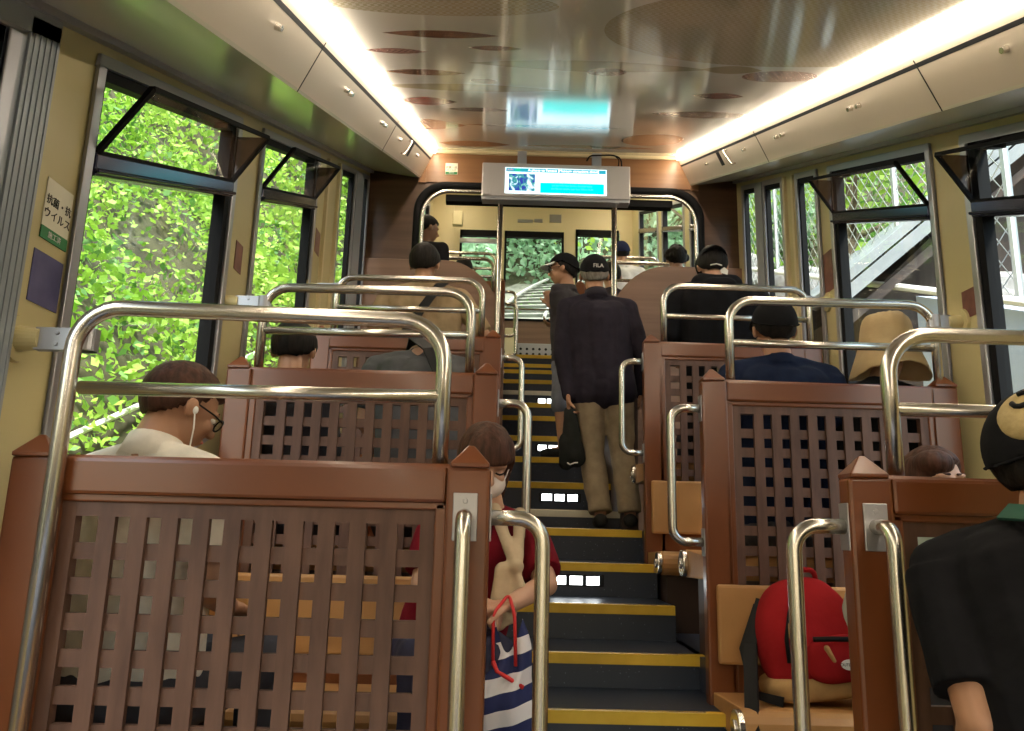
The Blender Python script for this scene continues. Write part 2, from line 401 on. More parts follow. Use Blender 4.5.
ce = MB(); ce.box(XL-.07, XR+.07, YP, YF+.1, H_CEIL, H_CEIL+.12, 0, S)
struct(ce.build('ceiling', 'cream2'), 'pale ceiling of the front compartment')
for k, (ax, sgn) in enumerate(((0, 1), (1, -1))):
    mir = (lambda x: x) if k == 0 else (lambda x: (XL+XR)-x+.03)
    X0 = XL if k == 0 else XR
    pol = [(X0, H_SOF), (mir(-.705), H_FAS), (mir(-.612), .70), (mir(-.612), .718), (X0, .718)]
    struct(MB().prism(pol[0:2]+[(mir(-.70), H_FAS+.01), (X0, H_SOF+.01)], Y0, YP, 'y', 0, S).build('trim_%d' % (k+8), 'soffit'), 'pale soffit above the side windows')
    fas = struct(MB().prism([(mir(-.705), H_FAS), (mir(-.612), .70), (mir(-.612), .718), (mir(-.72), .718), (mir(-.72), H_FAS+.01)], Y0, YP, 'y', 0, S).build('trim_%d' % (k+10), 'fascia'), 'slanted warm grey fascia under the light strip')
    sl = MB()
    xx, x2 = mir(-.631), mir(-.6375)
    sl.prism([(xx, .662), (x2, .647), (x2+sgn*.002, .646), (xx+sgn*.002, .661)], Y0, YP-.01, 'y', 0, S)
    xx, x2 = mir(-.618), mir(-.620)
    sl.prism([(xx, .693), (x2, .688), (x2+sgn*.002, .687), (xx+sgn*.002, .692)], Y0, YP-.01, 'y', 0, S)
    struct(sl.build('trim_%d' % (k+12), 'black'), 'dark slot lines along the fascia')
    led = MB(); led.box(*sorted((mir(-.606), mir(-.588))), Y0+.05, YP-.06, .700, .722, 0, S)
    tag(led.build('light_strip', 'led'), 'glowing warm light strip along the ceiling on the %s side' % ('left' if k == 0 else 'right'), 'ceiling light')
    lf = MB(); lf.box(*sorted((mir(-.75), mir(-.70))), YP+.2, YF-.3, .71, .729, 0, S)
    tag(lf.build('light_strip', 'led2'), 'pale light strip in the front compartment ceiling, %s side' % ('left' if k == 0 else 'right'), 'ceiling light')
    # screws, panel seams and small latch on the fascia
    for y in ([1.9, 2.75, 2.82, 3.55, 3.63, 4.15, 4.95]):
        fx = .5
        c = V((mir(-.655+.006), y, S*y+.598)); n = V((sgn*.92, 0, -.38)).normalized()
        o = MB().cyl(c-n*.012, c+n*.012, .012, .009, 14).build('fascia_knob', 'steel', fas)
    u = V((mir(-.612)-mir(-.705), 0, .70-H_FAS)).normalized(); n = V((sgn*.92, 0, -.40)).normalized()
    def fq(m, y0, y1, t0, t1, th):
        base_ = lambda y, t: V((mir(-.705), y, S*y+H_FAS))+u*t
        vs = [base_(y, t)+n*k2 for k2 in (0, th) for (y, t) in ((y0, t0), (y1, t0), (y1, t1), (y0, t1))]
        m.add(vs, [(0, 1, 2, 3), (4, 5, 6, 7), (0, 1, 5, 4), (1, 2, 6, 5), (2, 3, 7, 6), (3, 0, 4, 7)])
    for q_ in ((4.62, 4.68, .07, .17, .003), (2.30, 2.304, .0, .20, .002), (3.9, 3.904, .0, .20, .002)):
        m_ = MB(); fq(m_, *q_); m_.build('fascia_slot' if q_[2] else 'panel_joint', 'black', fas)
    pts = [V((mir(-.705), 4.42, S*4.42+H_FAS))+u*.06, V((mir(-.705), 4.42, S*4.42+H_FAS))+u*.06+n*.025, V((mir(-.705), 4.46, S*4.46+H_FAS))+u*.16+n*.025, V((mir(-.705), 4.46, S*4.46+H_FAS))+u*.16]
    MB().tube(fillet(pts, .012), .006, 8).build('hook', 'steel', fas, smooth=True)

# ------------------------------------------------------------------ partition with the wide opening
OX0, OX1, OZ = -.70, 1.47, 2.575
Zc = S*YP+H_CEIL
def partition():
    r = MB(); R = .22
    r.box(XL, OX0, YP, YP+.05, -.2, Zc+.02); r.box(OX1, XR, YP, YP+.05, -.2, Zc+.02)
    pol = [(OX0, Zc-.24)]
    c = [(OX0, OZ-R)]
    for k in range(9):
        a = math.pi-k*math.pi/16; c.append((OX0+R+R*math.cos(a), OZ-R+R*math.sin(a)))
    for k in range(9):
        a = math.pi/2-k*math.pi/16; c.append((OX1-R+R*math.cos(a), OZ-R+R*math.sin(a)))
    c.append((OX1, OZ-R)); c += [(OX1, Zc-.24), (OX0, Zc-.24)]
    # header as triangulated band: pair each curve point with the top line
    top = Zc-.21; cc = c[:-2]
    for i in range(len(cc)-1):
        (x0, z0), (x1, z1) = cc[i], cc[i+1]
        r.prism([(x0, z0), (x1, z1), (x1, top), (x0, top)] if abs(x1-x0) > 1e-4 else [(x0, z0), (x0-.001, z1), (x0-.001, z0)], YP, YP+.05)
    return r
struct(partition().build('wall_front', 'wood'), 'brown wood partition wall around the wide opening')
hd = MB(); hd.box(-.66, 1.42, YP-.012, YP+.04, 2.63, Zc-.005)
struct(hd.build('trim_14', 'woodlite'), 'orange-brown wooden header board above the opening')
for k, x in enumerate((-.69, 1.445)): struct(MB().box(min(x, x+.0)-.03, x+.03, YP-.02, YP+.04, 2.62, Zc-.005).build('trim_%d' % (15+k), 'woodlite'), 'end block of the wooden header')
struct(MB().box(-.60, 1.36, YP-.03, YP, Zc-.035, Zc-.008).build('trim_17', 'cream2'), 'pale strip between ceiling and header')
def arch(inset, z, y, r, mat, name, lab):
    pts = fillet([(OX0+inset, y, 1.2), (OX0+inset, y, z), (OX1-inset, y, z), (OX1-inset, y, 1.2)], .22, 12)
    return struct(MB().tube(pts, r, 10).build(name, mat, smooth=True), lab)
arch(-.012, OZ+.03, YP+.0, .034, 'rubber', 'trim_18', 'black rubber edge of the partition opening')
arch(.025, OZ-.025, YP-.03, .017, 'steel', 'trim_19', 'bright steel rail around the partition opening')
struct(MB().box(OX0+.2, OX1-.2, YP-.01, YP+.07, OZ-.10, OZ-.045).build('trim_20', 'rubber'), 'black bar under the header')
# curved half panels
def curved(side):
    if side < 0: e0, e1, c = XL, -.012, -1
    else: e0, e1, c = XR, .735, 1
    zt, zl = 1.975, 1.36; w = .47; pol = [(e0, -.1), (e0, zt)]
    for k in range(13):
        a = math.pi/2*(1-k/12)
        xx = w*math.cos(a); zz = (zt-zl)*math.sin(a)
        pol.append(((e1-w+xx) if side < 0 else (e1+w-xx), zl+zz))
    pol.append((e1, -.1))
    o = MB().prism(pol, YP-.06, YP-.015).build('half_panel', 'woodcurve', bevel=.006)
    return tag(o, 'brown wood half panel with a rounded top corner, %s of the aisle' % ('left' if side < 0 else 'right'), 'partition panel')
curved(-1); curved(1)
for x, s_ in ((-.07, 'left'), (.80, 'right')):
    g = empty('grab_pole', (x, YP-.09, .5), 'vertical steel pole on the %s side of the aisle below the screen' % s_, 'pole', 'poles under the screen')
    MB().cyl((x, YP-.10, .1), (x, YP-.10, OZ-.03), .021, n=16).build('pole', 'steel', g, smooth=True)
    MB().cyl((x, YP-.10, OZ-.05), (x, YP-.10, OZ-.02), .034, n=16).build('collar', 'steel', g)

# notice above the opening
nx, ny, nz_ = -.464, YP-.014, 2.74
nt_ = empty('notice_sticker', (nx, ny, nz_), 'small pale green notice stuck on the wooden header left of the screen', 'sticker')
MB().box(nx-.048, nx+.048, ny-.003, ny, nz_-.045, nz_+.05).build('backing', stick, nt_)
MB().box(nx-.046, nx+.046, ny-.004, ny-.002, nz_-.043, nz_-.023).build('green_band', stgreen, nt_)
for body, dz, sz, mm in (('抗菌・抗', .012, .022, 'black'), ('ウイルス', -.010, .018, 'black'), ('施工済', -.033, .013, 'white')):
    text('lettering', body, mm, (nx, ny-.0045, nz_+dz), sz, nt_)

# ------------------------------------------------------------------ display screen
silver = principled('silver_screen_housing', (.50, .47, .46), .35, .3)
yS = 5.42
dsp = empty('display_screen', (.35, yS, 2.42), 'wide silver display screen with teal slide under the ceiling', 'screen')
MB().box(-.215, .905, yS, yS+.10, 2.432, 2.70).build('housing', silver, dsp, bevel=.006)
MB().box(-.21, .90, yS+.005, yS+.10, 2.405, 2.43).build('bottom_rail', 'alu', dsp, bevel=.004)
MB().box(-.205, -.15, yS-.015, yS, 2.437, 2.48).build('corner_clip', silver, dsp, bevel=.004)
for x in (.05, .62): MB().box(x, x+.07, yS+.03, yS+.07, 2.70, S*yS+H_CEIL).build('hanger', 'alu', dsp)
SE = lambda n, c, s: emissive(n, c, s)
scr = MB().box(-.040, .725, yS-.004, yS+.001, 2.455, 2.663).build('screen_face', SE('scr_white', (.75, .95, 1.0), 1.6), dsp)
MB().box(-.034, .719, yS-.006, yS-.003, 2.628, 2.657).build('title_bar', SE('scr_teal', (.02, .30, .40), 1.2), dsp)
MB().box(.035, .075, yS-.0065, yS-.005, 2.63, 2.655).build('title_tab', SE('scr_green', (.02, .42, .26), 1.2), dsp)
MB().box(.225, .705, yS-.006, yS-.003, 2.463, 2.545).build('text_block', SE('scr_cyan', (.0, .85, .80), 1.7), dsp)
pic = emissive('scr_picture', (.3, .3, .8), 1.2)
n_ = pic.node_tree; vz = n_.nodes.new('ShaderNodeTexNoise'); vz.inputs['Scale'].default_value = 16; vz.inputs['Distortion'].default_value = 1.5
rr = n_.nodes.new('ShaderNodeValToRGB'); rr.color_ramp.elements[0].position = .4; rr.color_ramp.elements[1].position = .62
rr.color_ramp.elements[0].color = (.03, .05, .3, 1); rr.color_ramp.elements[1].color = (.6, .7, 1, 1); q_ = rr.color_ramp.elements.new(.52); q_.color = (.05, .3, .25, 1)
t_ = n_.nodes.new('ShaderNodeTexCoord'); n_.links.new(t_.outputs['Object'], vz.inputs[0]); n_.links.new(vz.outputs[0], rr.inputs[0])
n_.links.new(rr.outputs[0], [x for x in n_.nodes if x.type == 'EMISSION'][0].inputs[0])
MB().box(-.013, .185, yS-.006, yS-.003, 2.475, 2.612).build('slide_picture', pic, dsp)
text('title_text', 'A places to Famous [Museum attractions about]', SE('scr_txt', (.9, 1, 1), 2.2), (.40, yS-.0075, 2.6425), .0275, dsp)
text('flag_text', 'JR EN', SE('scr_red', (.75, .25, .3), 1.2), (-.002, yS-.0075, 2.6425), .018, dsp)
for k, (body, z) in enumerate((('ー  山頂  ー', 2.597), ('6 minutes ride up the line to the top station', 2.573), ('Takaosan Station is near the Forest Garden', 2.552), ('and the Wild Plant Garden, the observatory', 2.523), ('and Yakuoin temple, open from 9:00 to 16:30', 2.497))):
    text('body_text', body, SE('scr_dim', (.10, .52, .55), 1.0), (.465, yS-.0075, z), .017, dsp)
cb = MB().tube(fillet([(.58, yS+.05, 2.76), (.60, yS+.02, 2.79), (.78, yS+.02, 2.80), (.84, yS+.03, 2.78), (.85, yS+.05, 2.70)], .03), .006, 8)
cb.tube(fillet([(.80, yS+.03, 2.79), (.825, yS+.03, 2.77), (.82, yS+.05, 2.70)], .02), .004, 8)
cb.build('cable', 'black', dsp, smooth=True)

# ------------------------------------------------------------------ front wall of the car with windscreen
FX0, FX1 = -.80, 1.85
fw = MB()
def fbox(x0, x1, z0, z1): fw.box(x0, x1, YF, YF+.06, z0, z1)
fbox(FX0, -.70, 1.5, 4.9); fbox(-.70, .79, 4.15, 4.9); fbox(-.13, -.06, 2.82, 4.15); fbox(.79, .96, 1.5, 4.9); fbox(.96, 1.60, 4.20, 4.9); fbox(1.60, FX1, 1.5, 4.9); fbox(.96, 1.60, 1.5, 3.05)
struct(fw.build('wall_back', 'cream2'), 'cream end wall around the windscreen')
struct(MB().box(-.70, .79, YF, YF+.08, 1.5, 2.84).build('wall_back', 'woodcurve'), 'brown wooden panel under the windscreen')
for (a, b) in ((XL-.07, FX0), (FX1, XR+.07)):
    struct(MB().prism([(a, YF-.9 if a < 0 else YF+.06), (b, YF+.06 if a < 0 else YF-.9), (b, YF+.06), (a, YF+.06)] if False else [(a, YF-.02), (b, YF-.02), (b, YF+.06), (a, YF+.06)], 1.5, 4.9, 'z').build('wall_back', 'cream2'), 'cream corner of the end wall')
def fwin(x0, x1, z0, z1, n, lab, bar=None):
    g = empty('window_%d' % n, ((x0+x1)/2, YF, z0), lab, 'window'); g['kind'] = 'structure'
    f = MB(); t = .03
    for a, b, c, d_ in ((x0, x0+t, z0, z1), (x1-t, x1, z0, z1), (x0, x1, z1-.09, z1), (x0, x1, z0, z0+t)): f.box(a, b, YF-.02, YF+.05, c, d_)
    f.build('frame', 'rubber', g); MB().box(x0, x1, YF+.02, YF+.026, z0, z1).build('pane', 'glass', g)
    if bar: MB().box(x0, x1, YF-.05, YF-.01, bar-.035, bar+.035).build('crossbar', 'alu', g, bevel=.008)
fwin(-.70, -.13, 2.84, 4.17, 21, 'left front window with a crossbar', 4.0)
fwin(-.06, .79, 2.84, 4.17, 22, 'central windscreen showing the curving track')
fwin(.96, 1.58, 3.05, 4.22, 23, 'window in the cream end door')
pf = empty('perforated_panel', (.4, YF-.25, 2.3), 'perforated grey metal panel under the windscreen at the top of the stair', 'panel')
MB().box(.12, .95, YF-.3, YF-.26, 1.93, 2.45).build('plate', 'alu', pf, bevel=.01)
for k in range(2):
    for j in range(9):
        MB().cyl((.2+j*.085, YF-.304, 2.32+.07*k-.02), (.2+j*.085, YF-.299, 2.32+.07*k-.02), .018, n=10).build('hole', 'black', pf)
struct(MB().box(-.02, .12, YF-.45, YF-.26, 1.93, 2.62).build('trim_21', 'cream2', bevel=.01), 'pale box at the foot of the windscreen')
rl = MB(); rl.tube([(-.10, YF-.12, 2.98), (.90, YF-.12, 2.98)], .014, 8)
tag(rl.build('windscreen_rail', 'steel'), 'thin horizontal steel rail across the windscreen', 'rail')
for x, z, w_, h_, s_ in ((.12, 4.33, .22, .045, 'wide'), (.36, 4.34, .12, .05, 'middle'), (.58, 4.38, .17, .12, 'square')):
    tag(MB().box(x, x+w_, YF-.012, YF, z-h_/2, z+h_/2).build('wall_label', 'alu'), '%s grey label plate above the windscreen' % s_, 'label plate')
tag(MB().box(-.78, -.64, YF-.5, YF-.40, 4.05, 4.25).build('equipment_box', 'cream2', bevel=.01), 'small pale equipment box high beside the left front window', 'box')

# ------------------------------------------------------------------ benches
def tube_loop(pts, r, fr): return MB().tube(fillet(pts, fr, 8), r, 14)
def bench(k, side):
    Y, Z = ROWS[k]
    if side < 0: a, w = AL, XL+.05
    else: a, w = AR, XR-.06
    sg = side                                  # from aisle towards the wall
    pos = {0: 'in the front row', 1: 'in the second row from the camera', 2: 'in the third row from the camera', 3: 'in the front compartment, its lower row', 4: 'in the front compartment, its upper row'}[k]
    g = empty('bench_seat', ((a+w)/2, Y, Z-1.5), 'brown lattice-backed bench %s, %s of the aisle' % (pos, 'left' if side < 0 else 'right'), 'bench', 'double-sided benches')
    T = .028
    def bx(m, xa, xb, y0, y1, z0, z1):
        xa, xb = sorted((xa, xb)); m.box(xa, xb, y0, y1, z0, z1); return m
    sw = .095; bot = Z-1.47
    f = MB()
    bx(f, a, a+sg*sw, Y-T, Y+T, bot, Z-.0); bx(f, w-sg*sw, w, Y-T, Y+T, bot, Z)
    bx(f, a+sg*sw, w-sg*sw, Y-T, Y+T, Z-.078, Z); bx(f, a+sg*sw, w-sg*sw, Y-T, Y+T, bot, Z-.80)
    f.build('panel_frame', 'paint', g, bevel=.008)
    # inner moulding
    i0, i1 = a+sg*sw, w-sg*sw; m = MB()
    bx(m, i0, i0+sg*.022, Y-T*.7, Y+T*.7, Z-.80, Z-.078); bx(m, i1-sg*.022, i1, Y-T*.7, Y+T*.7, Z-.80, Z-.078); bx(m, i0, i1, Y-T*.7, Y+T*.7, Z-.093, Z-.078)
    m.build('inner_moulding', 'paint', g, bevel=.004)
    i0 += sg*.022; i1 -= sg*.022
    lo, hi = sorted((i0, i1)); zt, zb = Z-.093, Z-.80
    p = .0675; sl = .035; lt = MB()
    bd = .03
    lt.box(lo, lo+bd, Y-.014, Y+.014, zb, zt); lt.box(hi-bd, hi, Y-.014, Y+.014, zb, zt); lt.box(lo, hi, Y-.0135, Y+.0135, zt-.03, zt); lt.box(lo, hi, Y-.0135, Y+.0135, zb, zb+.03)
    n = int(round((hi-lo-2*bd)/p)); pp = (hi-lo-2*bd)/n
    for j in range(n):
        xc = lo+bd+pp*(j+.5)+pp*.5
        if j < n-1: lt.box(xc-sl/2, xc+sl/2, Y-.014, Y+.001, zb+.02, zt-.02)
    nr = int((zt-zb-.06)/p); pz = (zt-zb-.06)/nr
    for j in range(nr):
        zc = zb+.03+pz*(j+.5)+pz*.5
        if j < nr-1: lt.box(lo+.02, hi-.02, Y-.004, Y+.012, zc-sl/2, zc+sl/2)
    lt.build('lattice', 'lattice', g)
    for xc in (a+sg*.045, w-sg*.045):
        h = .05; r_ = .042; fn = MB()
        fn.box(xc-r_, xc+r_, Y-r_*.8, Y+r_*.8, Z-.001, Z+.008)
        fn.add([(xc-r_, Y-r_*.8, Z+.008), (xc+r_, Y-r_*.8, Z+.008), (xc+r_, Y+r_*.8, Z+.008), (xc-r_, Y+r_*.8, Z+.008), (xc-.006, Y, Z+h), (xc+.006, Y, Z+h)],
               [(0, 1, 5, 4), (1, 2, 5), (2, 3, 4, 5), (3, 0, 4), (0, 3, 2, 1)])
        fn.build('finial', 'paint', g, bevel=.003)
    # seats on both faces, one facing down the slope (near) and one up (far, 44 cm higher)
    for fc, zs in ((-1, Z-1.095), (1, Z-.635)):
        y0 = Y+fc*T; y1 = Y+fc*.40; s_ = MB()
        prof = [(y0, zs-.10), (y0, zs-.015)]
        for q in range(9):
            an = math.pi/2-q*math.pi/8; prof.append((y1-fc*.055+fc*.055*math.cos(an), zs-.055+.055*math.sin(an)))
        s_.prism(prof, *sorted((a+sg*.012, w)), 'x')
        c = s_.build('seat_cushion', 'tan', g, smooth=False, bevel=.004)
        e = MB(); e.cyl((a-sg*.008, y1-fc*.055, zs-.055), (a+sg*.014, y1-fc*.055, zs-.055), .052, n=20); e.cyl((a-sg*.016, y1-fc*.055, zs-.055), (a-sg*.006, y1-fc*.055, zs-.055), .022, n=16)
        e.build('cushion_end_cap', 'steel', g, bevel=.004)
        b_ = MB()
        if fc < 0: b_.box(*sorted((a+sg*.03, w-sg*.03)), Y-T-.028, Y-T, Z-1.015, Z-.745)
        else: b_.box(*sorted((a+sg*.03, w-sg*.03)), Y+T, Y+T+.028, zs-.02, zs+.02)
        b_.build('back_cushion', 'tan', g, bevel=.01)
        pl = MB(); pl.box(*sorted((a+sg*.05, w)), *sorted((y0, Y+fc*.30)), zs-.45, zs-.10)
        pl.build('seat_plinth', 'plinth', g)
    # loop rail above the back
    e0, e1 = (a+sg*.112, a+sg*.915); ht = .328
    if side > 0: e0, e1 = a+.118, a+.922
    lp = tube_loop([(e0, Y, Z-.02), (e0, Y, Z+ht), (e1, Y, Z+ht), (e1, Y, Z-.02)], .018, .10)
    if k == 0 and side < 0:
        lp = tube_loop([(e0, Y, Z-.02), (e0, Y, Z+ht), (e1, Y-.048, Z+ht), (e1, Y-.048, Z-1.2)], .018, .10)  # wall-side leg runs on down the panel in place of a blurred reflection
    lp.build('loop_rail', 'steel', g, smooth=True)
    MB().cyl((e0, Y, Z+.155), (e1, Y, Z+.155), .0155, n=14).build('middle_rail', 'steel', g, smooth=True)
    # clamp and flange to the side wall
    zc = Z+.262; W = XL if side < 0 else XR
    if k < 3:
        cl = MB(); cl.box(*sorted((e1-sg*.024, W-sg*.05)), Y-.012, Y+.012, zc-.026, zc+.026); cl.cyl((e1, Y, zc-.026), (e1, Y, zc+.026), .024, n=18)
        for dx in (.06, .085): cl.cyl((e1+sg*.06, Y-.016, zc-.012+(dx-.06)), (e1+sg*.06, Y-.01, zc-.012+(dx-.06)), .005, n=10)
        cl.build('wall_clamp', 'alu', g, bevel=.003)
        fl_ = MB(); fl_.cyl((W-sg*.012, Y, zc), (W-sg*.0, Y, zc), .052, .055, 24); fl_.cyl((W-sg*.06, Y, zc), (W-sg*.01, Y, zc), .024, .03, 20)
        fl_.build('wall_flange', 'cream', g, smooth=False)
    # aisle handle
    if k != 4 or True:
        z1, z0 = Z-.105, Z-.60; xo = a-sg*.115; yh = Y
        if k == 0: z0 = Z-.66
        h = tube_loop([(a, yh, z1), (xo, yh, z1), (xo, yh, z0), (a, yh, z0)], .0165, .055)
        h.build('aisle_handle', 'steel', g, smooth=True)
        for zz in (z1, z0): MB().box(*sorted((a-sg*.004, a)), Y-.022, Y+.022, zz-.05, zz+.05).build('handle_plate', 'alu', g, bevel=.002)
    if k == 0:
        xh = a+sg*.052; yo = Y-T-.075
        h = tube_loop([(xh, Y-T, Z-.105), (xh, yo, Z-.105), (xh, yo, Z-.80), (xh, Y-T, Z-.80)], .0165, .05)
        h.build('face_handle', 'steel', g, smooth=True)
        for zz in (Z-.10, Z-.80):
            pt = MB(); pt.box(xh-.026, xh+.026, Y-T-.005, Y-T, zz-.055, zz+.045); pt.cyl((xh, Y-T-.008, zz+.028), (xh, Y-T-.004, zz+.028), .006, n=10)
            pt.build('handle_plate', 'alu', g, bevel=.003)
    return g
for k in range(5):
    for sd in (-1, 1): bench(k, sd)
# ------------------------------------------------------------------ people
skin = noisy('skin', (.50, .27, .17), (.56, .32, .21), (9, 9, 9), .5); skin2 = noisy('tanned_skin', (.36, .18, .10), (.42, .22, .13), (9, 9, 9), .5)
def hairmat(n, c1, c2):
    m = noisy(n, c1, c2, (70, 70, 9), .62, bump=.5); m.node_tree.nodes['Principled BSDF'].inputs['Specular IOR Level'].default_value = .2; return m
hblack = hairmat('black_hair', (.006, .005, .005), (.018, .014, .012)); hbrown = hairmat('dark_brown_hair', (.035, .016, .010), (.085, .035, .022)); hgrey = hairmat('grey_hair', (.16, .14, .12), (.33, .30, .27))
def cloth(n, c, v=.15, sc=14):
    m = noisy(n, tuple(q*(1-v) for q in c), tuple(q*(1+v) for q in c), (sc,)*3, .9, bump=.25, bscale=22)
    m.node_tree.nodes['Principled BSDF'].inputs['Specular IOR Level'].default_value = .12
    return m
def rem(o, vox, sm=6, disp=None):
    r = o.modifiers.new('r', 'REMESH'); r.mode = 'VOXEL'; r.voxel_size = vox; r.use_smooth_shade = True
    s_ = o.modifiers.new('s', 'SMOOTH'); s_.iterations = sm; s_.factor = .5
    if disp:
        t = bpy.data.textures.get('fold') or bpy.data.textures.new('fold', 'CLOUDS'); t.noise_scale = .11
        d_ = o.modifiers.new('d', 'DISPLACE'); d_.texture = t; d_.strength = disp; d_.mid_level = .5
    return o
def basis(f, up=V((0, 0, 1))):
    f = V(f).normalized(); r = f.cross(up).normalized(); u = r.cross(f).normalized()
    return f, r, u
def RM(f, r, u): return Matrix(((r.x, f.x, u.x), (r.y, f.y, u.y), (r.z, f.z, u.z)))   # local x=right y=front z=up
def head_geo(m, c, f, r, u):
    R = RM(f, r, u); c = V(c); E_ = lambda x, y, z, a, b, d_: m.ell(c+R @ V((x, y, z)), (a, b, d_), 18, 12, R)
    E_(0, -.008, .022, .074, .094, .090); E_(0, .022, -.035, .058, .066, .068); E_(0, .045, -.078, .034, .034, .026)   # skull, face, chin
    m.cap(c+R @ V((0, .090, .008)), c+R @ V((0, .106, -.022)), .008, .013, 8); E_(0, .098, -.026, .016, .010, .008)      # nose
    for s_ in (-1, 1):
        E_(s_*.030, .074, -.018, .022, .016, .018); E_(s_*.030, .080, .022, .022, .012, .008)                             # cheek, brow
        E_(s_*.082, -.004, -.010, .010, .018, .030); E_(s_*.090, -.014, -.006, .006, .014, .024)                          # ear
    E_(0, .086, -.052, .022, .010, .006); E_(0, .083, -.062, .018, .010, .006)                                            # lips
def hair_geo(m, c, f, r, u, style):
    """closed shell: outside the head where hair grows, sunk inside it elsewhere"""
    R = RM(f, r, u); N, K = 40, 26; vs = []
    for j in range(K+1):
        th = math.pi*j/K
        for i in range(N):
            ph = 2*math.pi*i/N; d_ = V((math.sin(th)*math.cos(ph), math.sin(th)*math.sin(ph), math.cos(th)))
            fr = d_.y
            side = .42 if fr > .50 else (.42-(.50-fr)*2.0 if fr > .12 else (-.34 if fr > -.12 else -.34-(-.12-fr)*1.1))
            line = {'short': side, 'bun': side, 'fringe': (.10 if fr > .50 else min(.10, side)), 'long': (.05 if fr > .55 else .05-(.55-fr)*2.0)}[style]
            _ = {'short': .42 if fr > .35 else (.42-(.35-fr)*1.15), 'long': .30 if fr > .5 else (.30-(.5-fr)*2.3), 'fringe': .12 if fr > .45 else (.12-(.45-fr)*1.5), 'bun': .40 if fr > .35 else .40-(.35-fr)*1.2}[style]
            line = max(line, -.80 if style != 'long' else -.95)
            k = max(0, min(1, (d_.z-line)/.10+.5)); k = k*k*(3-2*k)
            big = {'short': 1.13, 'long': 1.18, 'fringe': 1.19, 'bun': 1.12}[style]
            q = (.80+(big-.80)*k)*(1+.035*noise.noise(d_*5)*k+.012*noise.noise(d_*17)*k)
            p = V((d_.x*.079, d_.y*.099-.008, d_.z*.094+.020))*1.0
            vs.append(V(c)+R @ V((p.x*q, (p.y+.008)*q-.010, (p.z-.02)*q+.020)))
    fs = [(j*N+i, (j+1)*N+i, (j+1)*N+(i+1) % N, j*N+(i+1) % N) for j in range(K) for i in range(N)]
    m.add(vs, fs)
    if style == 'long':
        for s_ in (-1, 1): m.cap(V(c)+R @ V((s_*.062, -.02, -.02)), V(c)+R @ V((s_*.062, -.03, -.14)), .035, .022, 10)
        m.cap(V(c)+R @ V((0, -.065, 0)), V(c)+R @ V((0, -.065, -.15)), .055, .04, 12)
    if style == 'bun': m.ell(V(c)+R @ V((0, -.10, .03)), (.04, .035, .04), 12, 8, R)
def hand(m, w, d_, n, side, curl=.5, sc=1.0):
    """palm from wrist w along d_, palm normal n, five bent fingers"""
    d_ = V(d_).normalized(); n = V(n); n = (n-d_*n.dot(d_)).normalized(); x = d_.cross(n)*side
    w = V(w)
    for k in range(4):
        b = w+x*((k-1.5)*.019*sc); kn = w+d_*.082*sc+x*((k-1.5)*.020*sc); m.cap(b+d_*.01, kn, .015*sc, .0115*sc, 8)
        L = [.066, .078, .073, .056][k]*sc; a1, a2, a3 = curl*.7, curl*1.6, curl*2.3
        p1 = kn+(d_*math.cos(a1)+n*math.sin(a1))*L*.45; p2 = p1+(d_*math.cos(a2)+n*math.sin(a2))*L*.32; p3 = p2+(d_*math.cos(a3)+n*math.sin(a3))*L*.23
        m.cap(kn, p1, .0098*sc, .009*sc, 8); m.cap(p1, p2, .009*sc, .0083*sc, 8); m.cap(p2, p3, .0083*sc, .0072*sc, 8)
    b = w+d_*.02*sc-x*.026*sc; t1 = b+(d_*.75-x*.65).normalized()*.042*sc+n*.008; t2 = t1+(d_*.85-x*.15+n*curl*.8).normalized()*.045*sc
    m.cap(b, t1, .014*sc, .011*sc, 8); m.cap(t1, t2, .0108*sc, .0085*sc, 8)
